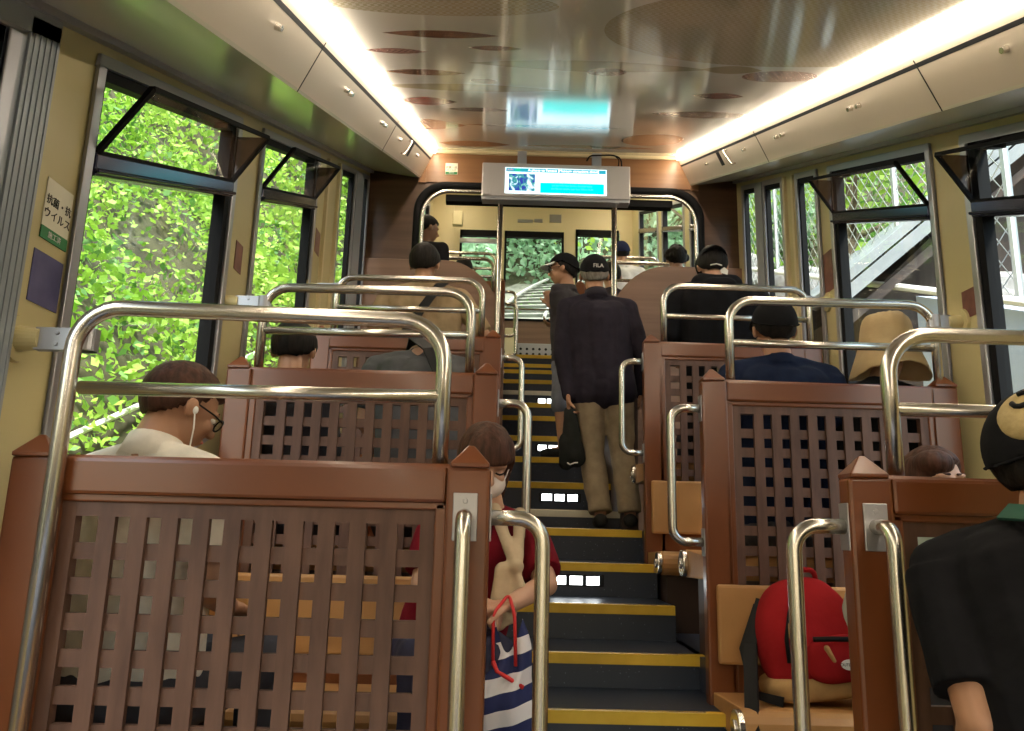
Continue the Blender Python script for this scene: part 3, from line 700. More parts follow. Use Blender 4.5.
def person(label, head, hf, chest_f, neck, pelvis, shw=.19, arms=None, knees=None, ankles=None, hair='short', hm=None, shirt=(.1, .1, .1), pants=(.05, .05, .06), sleeve='long',
           sk=None, vox=.010, bare_shin=False, shoe=(.02, .02, .02), fold=.012, group=None, torso=1.0, hunch=0, curl=.6, shirt_mat=None, shirt_len=0.0, eyes=True, leg=1.0, drop=0.0):
    sk = sk or skin; hm = hm or hblack
    head, neck, pelvis = V(head), V(neck), V(pelvis)
    cf, cr_, cu = basis(V(chest_f)-V((0, 0, 1))*V(chest_f).z*0)
    _an = list(ankles.values()) if isinstance(ankles, dict) else list(ankles or [pelvis-V((0, 0, .36))])
    base = V((pelvis.x, pelvis.y, min(V(a).z for a in _an)-.07))
    g = empty('person', base, label, 'person', group)
    hf_, hr, hu = basis(hf)
    sp = neck-pelvis; spu = sp.normalized()
    shc = neck-spu*.075-cf*hunch*.02
    SH = {s_: shc+cr_*s_*shw-spu*drop for s_ in (-1, 1)}
    arms = arms or {}
    A = {}
    for s_ in (-1, 1):
        a = arms.get(s_)
        if a is None:
            e = SH[s_]-spu*.26+cr_*s_*.04-cf*.02; w_ = e+cf*.21-cr_*s_*.09-V((0, 0, .06)); a = (e, w_, (w_-e).normalized(), V((0, 0, -1)))
        A[s_] = tuple(V(q) for q in a)
    knees = knees or {s_: pelvis+cf*.40+cr_*s_*.10+V((0, 0, .03)) for s_ in (-1, 1)}
    ankles = ankles or {s_: V(knees[s_])-cf*.02+V((0, 0, -.40)) for s_ in (-1, 1)}
    if not isinstance(ankles, dict): ankles = {-1: V(ankles[0]), 1: V(ankles[1])}
    if not isinstance(knees, dict): knees = {-1: V(knees[0]), 1: V(knees[1])}
    b = MB(); head_geo(b, head, hf_, hr, hu)
    b.cap(head-hu*.06-hf_*.020, neck, .052, .056)
    def torso_geo(m, k):
        R = RM(cf, cr_, spu)
        m.cap(SH[-1]+cr_*.02, SH[1]-cr_*.02, .052*k, .052*k, 14)
        for s_ in (-1, 1):
            m.cap(neck-spu*.02+cr_*s_*.02, SH[s_]+spu*.012, .045*k, .046*k)
            m.cap(shc+cr_*s_*shw*.44-spu*.06, pelvis+cr_*s_*.075+spu*.05, .098*k*torso, .098*k*torso, 14)
            m.cap(shc+cr_*s_*shw*.72-spu*.03, shc+cr_*s_*shw*.5-spu*.2, .062*k, .08*k, 14)
        m.cap(shc-spu*.08-cf*.012, pelvis+spu*.06, .108*k*torso, .110*k*torso, 14)
    torso_geo(b, .93)
    for s_ in (-1, 1):
        e, w_, hd_, hn = A[s_]; b.cap(SH[s_], e, .046, .038); b.cap(e, w_, .037, .026); hand(b, w_, hd_, hn, s_, curl)
        kn, an = V(knees[s_]), V(ankles[s_]); b.cap(pelvis+cr_*s_*.085, kn, .080, .055); b.cap(kn, an, .052, .036)
        b.cap(an-V((0, 0, .03)), an+cf*.13-V((0, 0, .045)), .034, .028)
    rem(b.build('body', sk, g), vox*.8, 3)
    h = MB(); hair_geo(h, head, hf_, hr, hu, hair); h.build('hair', hm, g, smooth=True)
    if eyes:
        R = RM(hf_, hr, hu)
        for s_ in (-1, 1):
            ey = MB(); ey.ell(head+R @ V((s_*.030, .078, .004)), (.013, .010, .008), 12, 8, R); eo = ey.build('eye', 'white', g, smooth=True)
            ir = MB(); ir.ell(head+R @ V((s_*.030, .085, .004)), (.006, .005, .0065), 10, 6, R); sub(ir.build('iris', 'black', None, smooth=True), eo)
            eb = MB(); eb.cap(head+R @ V((s_*.014, .091, .024)), head+R @ V((s_*.046, .080, .026)), .004, .003, 6); eb.build('eyebrow', hm, g, smooth=True)
        lp_ = MB(); lp_.cap(head+R @ V((-.018, .090, -.056)), head+R @ V((.018, .090, -.056)), .0035, .0035, 6); lp_.build('lips', principled('lip', (.35, .10, .08), .5), g, smooth=True)
    s1 = MB(); torso_geo(s1, 1.10)
    if shirt_len:
        for s_ in (-1, 1): s1.cap(pelvis+cr_*s_*.075+spu*.05, pelvis+cr_*s_*.085-spu*shirt_len, .130, .128, 14)
        s1.cap(pelvis, pelvis-spu*shirt_len, .130, .128, 14)
    s1.tube([neck-spu*.03, neck+(head-neck)*.12], [.075, .064], 16)
    for s_ in (-1, 1):
        e, w_ = A[s_][0], A[s_][1]
        if sleeve == 'long': s1.cap(SH[s_], e, .064, .052); s1.cap(e, w_, .052, .038)
        elif sleeve == 'short': s1.tube([SH[s_], SH[s_]+(e-SH[s_])*.35, SH[s_]+(e-SH[s_])*.80], [.062, .066, .064], 14)
    rem(s1.build('shirt' if sleeve != 'long' else 'jacket', shirt_mat or cloth('cloth_%g_%g_%g' % tuple(shirt), shirt), g), vox*.9, 5, fold)
    t = MB(); t.cap(pelvis-cr_*.07, pelvis+cr_*.07, .118, .118)
    for s_ in (-1, 1):
        kn, an = V(knees[s_]), V(ankles[s_]); t.cap(pelvis+cr_*s_*.085, kn, .100*min(leg, 1.05), .074*leg, 14)
        if not bare_shin: t.tube([kn, (kn+an)/2, an+V((0, 0, .0))], [.072*leg, .066*leg, .064*leg], 14)
    rem(t.build('trousers', cloth('cloth_%g_%g_%g' % tuple(pants), pants), g), vox, 5, fold)
    for s_ in (-1, 1):
        an = V(ankles[s_]); f_ = MB(); f_.cap(an-V((0, 0, .042))-cf*.03, an+cf*.15-V((0, 0, .050)), .040, .034, 12); rem(f_.build('shoe', cloth('cloth_%g_%g_%g' % tuple(shoe), shoe), g), .008, 3)
    g['_h'] = 0; del g['_h']
    return g, dict(head=head, hf=hf_, hr=hr, hu=hu, SH=SH, cf=cf, cr=cr_, spu=spu, neck=neck, pelvis=pelvis, A=A)
def strap(g, pts, wd, mat, nrm, name='strap', th=.006):
    m = MB(); n = V(nrm).normalized(); P = [V(p) for p in pts]; vs = []
    for i, p in enumerate(P):
        t = (P[min(i+1, len(P)-1)]-P[max(0, i-1)]).normalized(); x = t.cross(n).normalized()*wd/2; k = t.cross(x).normalized()*th/2
        vs += [p-x-k, p+x-k, p+x+k, p-x+k]
    fs = [(0, 3, 2, 1), tuple(4*(len(P)-1)+q for q in range(4))]
    for i in range(len(P)-1):
        for q in range(4): fs.append((4*i+q, 4*i+(q+1) % 4, 4*i+4+(q+1) % 4, 4*i+4+q))
    m.add(vs, fs); return m.build(name, mat, g)
def hat_shell(head, R, top=.5, k=1.22, back=-.30, front=.22, N=40, K=20, rz=.100):
    m = MB(); vs = []
    for j in range(K+1):
        th = (math.pi*.72)*j/K
        for i in range(N):
            ph = 2*math.pi*i/N; d_ = V((math.sin(th)*math.cos(ph), math.sin(th)*math.sin(ph), math.cos(th)))
            vs.append((d_, ph))
    out = []
    for (d_, ph) in vs:
        lim = front if d_.y > 0 else front+(back-front)*min(1, -d_.y*1.3)
        z = max(d_.z, lim); s_ = math.sqrt(max(0, 1-min(z, 1)**2)); h = math.hypot(d_.x, d_.y) or 1
        p = V((d_.x/h*s_*.083, d_.y/h*s_*.104-.010, z*rz+.020)) if d_.z < lim else V((d_.x*.083, d_.y*.104-.010, d_.z*rz+.020))
        p = V((p.x*1.14, (p.y+.01)*1.12-.01, (p.z-.02)*1.17+.02+.002*noise.noise(d_*6)))
        out.append(head+R @ p)
    fs = [(j*N+i, (j+1)*N+i, (j+1)*N+(i+1) % N, j*N+(i+1) % N) for j in range(K) for i in range(N)]
    m.add(out, fs); return m
def baseball(g, head, hf, hr, hu, mat, bill=None, name='cap', front=.22):
    R = RM(hf, hr, hu); o = hat_shell(head, R, front=front).build(name, mat, g, smooth=True)
    sd = o.modifiers.new('t', 'SOLIDIFY'); sd.thickness = .005
    b = MB(); n = 14; vs = []
    for lay in (0, .006):
        for i in range(n+1):
            a = math.pi*(.14+.72*i/n); inn = V((math.cos(a)*.090, math.sin(a)*.106-.012, .058-.0-.004)); ou = V((math.cos(a)*.092, math.sin(a)*.180-.010, .046-.018*abs(math.cos(a))))
            inn.z = .050; vs += [head+R @ (inn+V((0, 0, lay))), head+R @ (ou+V((0, 0, lay)))]
    fs = []
    for i in range(n):
        a, b_, c, d_ = 2*i, 2*i+1, 2*i+3, 2*i+2; q = 2*(n+1)
        fs += [(a, b_, c, d_), (a+q, d_+q, c+q, b_+q), (b_, b_+q, c+q, c), (a, d_, d_+q, a+q)]
    fs += [(0, 2*(n+1), 2*(n+1)+1, 1), (2*n, 2*n+1, 4*n+3, 4*n+2)]
    b.add(vs, fs); sub(b.build('cap_bill', bill or mat, None), o)
    bt = MB(); bt.ell(head+R @ V((0, -.012, .140)), (.008, .008, .005), 10, 6); sub(bt.build('cap_button', mat, None, smooth=True), o)
    return o
def glasses(g, head, hf, hr, hu):
    R = RM(hf, hr, hu); m = MB()
    for s_ in (-1, 1):
        m.tube([head+R @ V((s_*.032+.023*math.cos(a), .100, .002+.017*math.sin(a))) for a in [k*2*math.pi/16 for k in range(17)]], .0022, 6, False)
        m.tube([head+R @ V((s_*.056, .100, .006)), head+R @ V((s_*.080, .060, .006)), head+R @ V((s_*.083, -.01, .008))], .0022, 6)
    m.tube([head+R @ V((-.010, .101, .006)), head+R @ V((.010, .101, .006))], .0022, 6)
    m.build('spectacles', 'black', g)
bcloth = cloth('black_cap_cloth', (.010, .010, .012))
U = (0, 1, 0); D = (0, -1, 0)
# 1 man in white shirt, second seat level, left by the large window
g, q = person('person in a white collared shirt with earphone and glasses, head bowed beside the window', (-.865, 2.07, .292), (.62, .62, -.42), (.30, .95, 0), (-.90, 1.99, .175), (-.86, 1.93, -.40),
    shw=.175, hm=hbrown, shirt=(.74, .68, .58), sleeve='short', vox=.008, sk=skin2, hair='short', fold=.010)
glasses(g, q['head'], q['hf'], q['hr'], q['hu'])
R = RM(q['hf'], q['hr'], q['hu']); e_ = q['head']+R @ V((.088, .004, -.012))
MB().ell(e_, (.009, .009, .011), 10, 8).build('earbud', 'white', g, smooth=True)
MB().tube([e_, e_+V((.004, -.006, -.05)), e_+V((-.01, .01, -.12)), e_+V((-.04, .05, -.25))], .0022, 6).build('earphone_cord', 'white', g)
MB().tube([q['neck']-q['spu']*.035, q['neck']+(q['head']-q['neck'])*.20], [.080, .068], 20).build('collar', cloth('collar_white', (.76, .70, .60)), g, smooth=True)
# 2 woman in red with mask
g, q = person('person in a dark red top and white face mask, looking down, holding a striped bag', (-.055, 2.52, .205), (.22, -.90, -.50), (.15, -.95, 0), (-.045, 2.60, .055), (-.17, 2.70, -.40),
    shw=.155, hm=hbrown, hair='long', shirt=(.17, .008, .016), sleeve='short', pants=(.04, .04, .07), vox=.007, eyes=False,
    arms={-1: ((.145, 2.50, -.17), (.035, 2.33, -.215), (-.9, -.3, -.15), (0, 0, -1)), 1: ((-.24, 2.50, -.18), (-.10, 2.36, -.20), (.7, -.4, -.2), (0, 0, -1))})
R = RM(q['hf'], q['hr'], q['hu'])
for s_ in (-1, 1): MB().tube([q['head']+R @ V((s_*(.030+.013*t), .086-.006*abs(t), .000-.003*(1-t*t))) for t in (-1, -.5, 0, .5, 1)], .003, 6).build('eyelid', 'black', g, smooth=True)
mk = MB(); mk.ell(q['head']+R @ V((0, .048, -.048)), (.062, .062, .050), 20, 12, R); mk.build('face_mask', principled('mask', (.78, .68, .62), .8), g, smooth=True)
ml = MB(); ml.tube([q['head']+R @ V((.055, .06, -.03)), q['head']+R @ V((.085, 0, -.0))], .002, 6); ml.tube([q['head']+R @ V((-.055, .06, -.03)), q['head']+R @ V((-.085, 0, -.0))], .002, 6); sub(ml.build('mask_loop', 'white', None), [c for c in g.children if c.name.startswith('face_mask')][0])
sc_ = MB(); sc_.cap((.06, 2.56, .045), (.055, 2.44, -.10), .022, .018); sc_.cap((.055, 2.44, -.10), (.03, 2.40, -.26), .018, .022); sc_.cap((-.02, 2.52, .06), (.04, 2.44, -.10), .020, .018); sc_.ell((.05, 2.42, -.115), (.026, .024, .022)); sc_.cap((.05, 2.42, -.12), (.075, 2.39, -.20), .012, .018); sc_.cap((.01, 2.43, -.13), (-.005, 2.40, -.27), .028, .032)
rem(sc_.build('scarf', cloth('beige_scarf', (.50, .38, .25)), g), .007, 4, .010)
# striped tote
navyst = principled('striped_cloth', (.7, .7, .7), .8); nt = navyst.node_tree; tc = nt.nodes.new('ShaderNodeTexCoord'); sp = nt.nodes.new('ShaderNodeSeparateXYZ'); ad = nt.nodes.new('ShaderNodeMath'); ad.operation = 'MULTIPLY_ADD'; ad.inputs[1].default_value = 11.6; ad.inputs[2].default_value = .15
fr_ = nt.nodes.new('ShaderNodeMath'); fr_.operation = 'FRACT'; gt = nt.nodes.new('ShaderNodeMath'); gt.operation = 'GREATER_THAN'; gt.inputs[1].default_value = .5; mx = nt.nodes.new('ShaderNodeMix'); mx.data_type = 'RGBA'
mx.inputs['A'].default_value = (.74, .70, .72, 1); mx.inputs['B'].default_value = (.015, .022, .10, 1)
sk2 = nt.nodes.new('ShaderNodeMath'); sk2.operation = 'MULTIPLY_ADD'; sk2.inputs[1].default_value = -.28
nt.links.new(tc.outputs['Object'], sp.inputs[0]); nt.links.new(sp.outputs['X'], sk2.inputs[0]); nt.links.new(sp.outputs['Z'], sk2.inputs[2]); nt.links.new(sk2.outputs[0], ad.inputs[0]); nt.links.new(ad.outputs[0], fr_.inputs[0]); nt.links.new(fr_.outputs[0], gt.inputs[0]); nt.links.new(gt.outputs[0], mx.inputs['Factor']); nt.links.new(mx.outputs['Result'], nt.nodes['Principled BSDF'].inputs['Base Color'])
tg = empty('tote_bag', (.03, 2.27, -.62), 'navy and white striped cloth bag with red handles hanging from the forearm', 'bag')
tb = MB(); vs = []; NX, NZ = 14, 16
for sd in (1, -1):
    for j in range(NZ+1):
        for i in range(NX+1):
            u_ = i/NX*2-1; t_ = j/NZ; hw = .040+.050*min(1, t_*1.6); zt_ = -.25-.10*(math.sin((u_+1)*math.pi/2)*0.9 if t_ == 0 else math.sin((u_+1)*math.pi/2)*(1-t_)*.9)
            z = zt_+(-.60-zt_)*t_; th = (.005+.045*math.sin(math.pi*min(1, t_*.8+.02)))*(1-abs(u_)**3)
            vs.append((.028+u_*hw+.01*math.sin(t_*9), 2.275-sd*th+.008*math.sin(u_*7+t_*5), z))
q2 = (NX+1)*(NZ+1)
for k in range(2):
    pass
fs = [(k*q2+j*(NX+1)+i, k*q2+j*(NX+1)+i+1, k*q2+(j+1)*(NX+1)+i+1, k*q2+(j+1)*(NX+1)+i) for k in range(2) for j in range(NZ) for i in range(NX)]
fs += [(j*(NX+1), (j+1)*(NX+1), q2+(j+1)*(NX+1), q2+j*(NX+1)) for j in range(NZ)]+[(j*(NX+1)+NX, (j+1)*(NX+1)+NX, q2+(j+1)*(NX+1)+NX, q2+j*(NX+1)+NX) for j in range(NZ)]
tb.add(vs, fs); tb.build('bag_body', navyst, tg, smooth=True)
redm = principled('red_piping', (.60, .02, .02), .6)
MB().tube(fillet([(-.012, 2.245, -.37), (-.015, 2.25, -.235), (.028, 2.30, -.185), (.045, 2.25, -.24), (.050, 2.235, -.37)], .02), .0048, 8).build('handle', redm, tg, smooth=True)
MB().tube([(-.012, 2.245, -.36), (.0, 2.238, -.385), (.03, 2.234, -.40), (.072, 2.24, -.425)], .006, 8).build('red_edge', redm, tg, smooth=True)
# 3 black hair behind second left bench
person('person with plain black hair seated at the window end behind the second left bench', (-.885, 3.17, .70), (0, .96, -.28), U, (-.885, 3.13, .56), (-.86, 3.13, .02), shw=.14, arms={-1: ((-1.02, 3.12, .28), (-.95, 3.32, .22), (0, 1, 0), (0, 0, -1)), 1: ((-.70, 3.12, .28), (-.78, 3.32, .22), (0, 1, 0), (0, 0, -1))}, shirt=(.05, .05, .06), hair='fringe', vox=.011, eyes=False)
# 4 leaning grey shirt
g, q = person('person in dark grey shirt with black strap, bent far forward over the knees', (-.40, 3.66, .70), (0, .75, -.66), U, (-.40, 3.50, .765), (-.33, 3.13, .02), shirt=(.085, .085, .09), vox=.010, sleeve='short', shw=.20, eyes=False,
              arms={-1: ((-.63, 3.45, .45), (-.52, 3.62, .30), (0, .6, -.6), (0, 0, -1)), 1: ((-.14, 3.45, .45), (-.26, 3.62, .30), (0, .6, -.6), (0, 0, -1))})
strap(g, [(-.46, 3.62, .78), (-.42, 3.46, .845), (-.34, 3.33, .765), (-.26, 3.22, .60)], .055, 'black', (0, -.6, .8))
# 5 beige shirt
g, q = person('black-haired person in beige shirt with diagonal black strap, left side', (-.505, 4.48, 1.55), (.15, .95, -.1), U, (-.50, 4.43, 1.40), (-.42, 4.36, .52), shirt=(.36, .26, .15), vox=.010, sleeve='short', shw=.215, hair='fringe', eyes=False, torso=1.12,
              arms={1: ((-.10, 4.42, 1.06), (-.12, 4.58, .88), (0, .8, -.5), (0, 0, -1)), -1: ((-.78, 4.42, 1.06), (-.66, 4.62, .90), (0, .8, -.5), (0, 0, -1))}, sk=skin2)
strap(g, [(-.37, 4.40, 1.42), (-.40, 4.285, 1.35), (-.50, 4.245, 1.18), (-.64, 4.24, .95)], .05, 'black', (0, -1, .1))
# 6 upper man dark
person('person in a black jacket standing beyond the opening at the far left', (-.70, 6.28, 2.49), (.8, .5, -.15), (.5, .8, 0), (-.72, 6.28, 2.35), (-.72, 6.28, 1.72), shirt=(.02, .02, .025), vox=.012, knees=[(-.80, 6.30, 1.25), (-.62, 6.30, 1.25)], ankles=[(-.80, 6.28, .80), (-.62, 6.28, .80)], shw=.19, sk=skin2, eyes=False)
# 7 standing man
g, q = person('person standing in the aisle in dark jacket, khaki trousers and black cap', (.538, 4.60, 1.545), (.05, .99, -.08), (.03, 1, 0), (.545, 4.56, 1.40), (.58, 4.56, .84), shirt=(.026, .022, .032), pants=(.30, .235, .15), vox=.008, hm=hgrey, shw=.185, torso=1.10, shirt_len=.02, fold=.016, eyes=False, leg=1.08,
              arms={-1: ((.335, 4.53, 1.04), (.375, 4.50, .775), (.05, .05, -1), (.9, -.1, 0)), 1: ((.825, 4.56, 1.06), (.83, 4.68, .83), (0, .5, -.8), (-1, 0, 0))},
              knees={-1: (.525, 4.60, .45), 1: (.715, 4.62, .46)}, ankles={-1: (.565, 4.50, .095), 1: (.745, 4.56, .10)}, shoe=(.03, .028, .025), curl=.9, sk=skin2)
baseball(g, q['head'], q['hf'], q['hr'], q['hu'], bcloth, name='cap')
text('cap_text', 'FILA', 'white', (.548, 4.60-.132, 1.570), .034, g, ext=.001)
MB().tube([q['neck']-q['spu']*.02, q['neck']+(q['head']-q['neck'])*.28], [.078, .066], 20).build('collar', cloth('navy_collar', (.03, .026, .036)), g, smooth=True)
# dark cloth bag held low by the standing man
bg_ = empty('folded_coat', (.40, 4.52, .33), 'dark folded coat hanging from the hand of the standing person', 'coat')
m = MB(); m.cap((.385, 4.50, .67), (.40, 4.52, .42), .035, .055); m.cap((.40, 4.50, .66), (.43, 4.52, .40), .03, .05); m.cap((.37, 4.52, .50), (.37, 4.53, .38), .05, .045)
rem(m.build('folded_cloth', cloth('dark_grey_coat', (.022, .024, .022)), bg_), .009, 4, .02)
MB().tube([(.37, 4.455, .372), (.385, 4.450, .362), (.41, 4.452, .372), (.43, 4.458, .375)], .004, 6).build('white_mark', 'white', bg_)
# 8 person ahead of him
g, q = person('person in white-billed cap and glasses just beyond the standing person, facing left', (.41, 5.50, 1.885), (-.95, .2, -.08), (-.8, .5, 0), (.445, 5.50, 1.75), (.48, 5.50, 1.14), shirt=(.05, .045, .05), sleeve='short', sk=skin2, vox=.010, pants=(.16, .17, .21), bare_shin=True, shw=.17,
              arms={-1: ((.40, 5.42, 1.46), (.33, 5.40, 1.58), (-.3, 0, .9), (0, 1, 0)), 1: ((.5, 5.66, 1.5), (.4, 5.7, 1.5), (-.9, 0, .2), (0, 0, 1))},
              knees={-1: (.40, 5.42, .86), 1: (.5, 5.6, .90)}, ankles={-1: (.42, 5.42, .57), 1: (.5, 5.62, .57)})
baseball(g, q['head'], q['hf'], q['hr'], q['hu'], bcloth, bill=principled('white_bill', (.8, .8, .8), .6))
glasses(g, q['head'], q['hf'], q['hr'], q['hu'])
# 9 blue cap
g, q = person('person in navy cap and white shirt beyond the right steel pole', (1.19, 7.75, 2.86), (0, 1, -.05), U, (1.19, 7.71, 2.71), (1.19, 7.60, 2.13), shirt=(.75, .75, .78), vox=.013, eyes=False)
baseball(g, q['head'], q['hf'], q['hr'], q['hu'], cloth('navy_cap_cloth', (.02, .025, .07)))
# 10 curly
g, q = person('person with bushy black hair in the front compartment, far right of the opening', (1.50, 6.55, 2.375), (0, 1, -.05), U, (1.50, 6.52, 2.22), (1.50, 6.42, 1.62), shirt=(.02, .025, .04), vox=.012, hair='fringe', eyes=False, knees=[(1.4, 6.5, 1.2), (1.6, 6.5, 1.2)], ankles=[(1.4, 6.42, .80), (1.6, 6.42, .80)])
m = MB()
for k in range(26):
    a = random.random()*6.28; e = random.uniform(-.2, 1.4); m.ell(q['head']+V((math.cos(a)*math.cos(e)*.085, math.sin(a)*math.cos(e)*.09-.01, math.sin(e)*.095+.02)), (.032, .032, .032), 8, 6)
rem(m.build('curly_hair', hblack, g), .010, 2)
# dark-haired heads deeper in the front compartment
person('person with short dark hair low behind the curved right panel, next to the pole', (.90, 6.45, 2.17), U, U, (.90, 6.42, 2.03), (.90, 6.35, 1.42), shirt=(.05, .04, .05), vox=.013, eyes=False, knees=[(.82, 6.44, 1.0), (.98, 6.44, 1.0)], ankles=[(.82, 6.40, .80), (.98, 6.40, .80)], shw=.15)
person('person with dark hair in the front compartment behind the curved left panel', (-.44, 7.35, 2.50), U, U, (-.44, 7.30, 2.36), (-.44, 7.22, 1.76), shirt=(.04, .04, .05), vox=.013, eyes=False)
# 11 hoodie
g, q = person('person in black hooded jacket with small white mark on its back', (1.255, 4.52, 1.60), (.1, .95, -.2), U, (1.25, 4.44, 1.46), (1.24, 4.36, .52), shirt=(.008, .008, .010), vox=.010, shw=.25, torso=1.25, hair='fringe', eyes=False, hunch=1)
m = MB(); m.cap((1.16, 4.42, 1.455), (1.34, 4.42, 1.455), .065, .065); m.cap((1.20, 4.37, 1.42), (1.30, 4.37, 1.42), .06, .06); rem(m.build('hood', cloth('black_hood', (.009, .009, .011)), g), .010, 4, .012)
baseball(g, q['head'], (-q['hf']), (-q['hr']), q['hu'], bcloth, name='backward_cap')
m = MB(); m.prism([(1.245, 1.485), (1.28, 1.475), (1.285, 1.50), (1.262, 1.52), (1.24, 1.505)], 4.290, 4.296); m.build('white_mark', 'white', g)
m = MB(); m.tube([V((1.215, 4.415, 1.575)), V((1.25, 4.405, 1.58)), V((1.285, 4.415, 1.575))], .004, 6); m.build('cap_strap', 'white', g)
# 12 navy man with cap
g, q = person('person in a navy shirt and black cap behind the second right bench, aisle side', (1.145, 3.20, .855), (0, .99, -.05), U, (1.145, 3.16, .715), (1.15, 3.12, .02), shirt=(.010, .016, .040), sleeve='short', vox=.009, shw=.205, eyes=False, sk=skin2, torso=1.1)
baseball(g, q['head'], q['hf'], q['hr'], q['hu'], bcloth, front=.10)
# 13 bucket hat
g, q = person('person under a large tan bucket hat by the window behind the second right bench', (1.585, 3.12, .765), (.10, .98, -.02), U, (1.55, 3.11, .62), (1.52, 3.12, .02), shirt=(.014, .014, .016), vox=.011, shw=.13, eyes=False, hm=hblack, arms={1: ((1.68, 3.12, .32), (1.62, 3.34, .28), (0, 1, 0), (0, 0, -1)), -1: ((1.38, 3.12, .32), (1.42, 3.34, .28), (0, 1, 0), (0, 0, -1))})
R = RM(q['hf'], q['hr'], q['hu']); m = MB(); N = 44; prof = [(0.0, .150), (.045, .150), (.080, .138), (.098, .105), (.104, .05), (.114, .0), (.138, -.050), (.158, -.110), (.154, -.114), (.132, -.058), (.105, -.006), (.098, .04)]
vs = [q['head']+R @ V((r_*math.cos(2*math.pi*i/N)*(1+.04*math.sin(3*i*2*math.pi/N+1)*(r_ > .1)), r_*math.sin(2*math.pi*i/N)*1.06-.01, z+.012*noise.noise(V((math.cos(i*.4)*2, z*12, math.sin(i*.4)*2)))-(.02*math.cos(2*math.pi*i/N*2) if r_ > .13 else 0))) for (r_, z) in prof for i in range(N)]
fs = [(j*N+i, (j+1)*N+i, (j+1)*N+(i+1) % N, j*N+(i+1) % N) for j in range(len(prof)-1) for i in range(N)]
m.add(vs, fs); ho = m.build('bucket_hat', noisy('tan_hat_cloth', (.42, .30, .15), (.50, .37, .19), (8, 8, 8), .85, bump=.3, bscale=30), g, smooth=True); ho.modifiers.new('s', 'SUBSURF').render_levels = 1
# phone/booklet held up near hat
# 14 peeking woman
g, q = person('brown-haired person whose eyes peek over the front right bench', (1.362, 2.45, .165), (.16, -.98, .04), D, (1.365, 2.50, .02), (1.37, 2.68, -.42), shirt=(.45, .52, .44), vox=.008, hair='short', hm=hbrown, shw=.16)
m = MB(); R = RM(q['hf'], q['hr'], q['hu']); m.ell(q['head']+R @ V((.030, .045, .060)), (.062, .060, .045), 16, 10, R); m.ell(q['head']+R @ V((.068, .0, .0)), (.028, .06, .09), 16, 10, R); rem(m.build('fringe', hbrown, g), .007, 4)
# 15 man in the black T-shirt near the camera
g, q = person('person in black T-shirt with green strap and black cap bearing a gold patch', (1.035, 1.43, .152), (.95, -.30, .02), (.45, .88, 0), (.99, 1.40, .035), (.96, 1.17, -.52), shirt=(.008, .008, .010), sleeve='short', vox=.006, shw=.200, torso=1.12, sk=skin2, eyes=True, fold=.014, shirt_len=.05, drop=.03,
              arms={-1: ((.785, 1.33, -.29), (.80, 1.44, -.46), (.5, .6, -.5), (1, 0, 0)), 1: ((1.20, 1.14, -.29), (1.18, 1.3, -.45), (-.2, .8, -.5), (-1, 0, 0))},
              knees=[(.84, 1.16, -.93), (1.02, 1.10, -.93)], ankles=[(.84, 1.10, -1.31), (1.02, 1.04, -1.31)], hair='short', hm=hblack)
cp = baseball(g, q['head'], q['hf'], q['hr'], q['hu'], bcloth, front=.05)
gold = noisy('gold_patch_cloth', (.42, .31, .13), (.55, .42, .20), (60, 60, 60), .6, bump=.3)
# round gold patch with dark curved marks on the left side of the cap
R = RM(q['hf'], q['hr'], q['hu'])
def on_cap(a, t):      # point on the cap surface: a around (0 = left side), t height
    a = a-.82; d_ = V((math.cos(a)*math.cos(t), math.sin(a)*math.cos(t), math.sin(t))); return q['head']+R @ V((d_.x*.0975, d_.y*.119-.01, d_.z*.120+.022)), R @ d_
m = MB(); N = 28; c0, n0 = on_cap(.25, .50); vs = [c0+n0*.007]
for rr_ in (.5, .92, 1.0):
    for i in range(N):
        an = 2*math.pi*i/N; p, n1 = on_cap(.25+.50*rr_*math.cos(an), .50+.46*rr_*math.sin(an)); vs.append(p+n1*(.007 if rr_ < 1 else -.002))
fs = [(0, 1+i, 1+(i+1) % N) for i in range(N)]+[(1+k*N+i, 1+(k+1)*N+i, 1+(k+1)*N+(i+1) % N, 1+k*N+(i+1) % N) for k in range(2) for i in range(N)]
m.add(vs, fs); pt = sub(m.build('gold_patch', gold, None, smooth=True), cp)
def mark(pts, r_):
    m_ = MB(); P_ = []
    for a, t in pts: p, n1 = on_cap(a, t); P_.append(p+n1*.0085)
    m_.tube(P_, r_, 8); sub(m_.build('dark_mark', 'black', None, smooth=True), cp)
mark([(.02, .62), (.10, .56), (.18, .55), (.27, .58), (.34, .64)], .0052); mark([(.06, .78), (.16, .82), (.28, .82), (.38, .76)], .0042); mark([(.36, .42), (.40, .35), (.47, .33)], .0045); mark([(.36, .24), (.44, .20), (.52, .22)], .0042)
strap(g, [(.90, 1.40, .050), (.905, 1.32, .045), (.93, 1.265, .005), (.98, 1.20, -.075), (1.05, 1.15, -.165), (1.13, 1.10, -.27)], .036, principled('green_strap', (.012, .085, .055), .7), (-.3, -.9, .3), 'shoulder_strap')

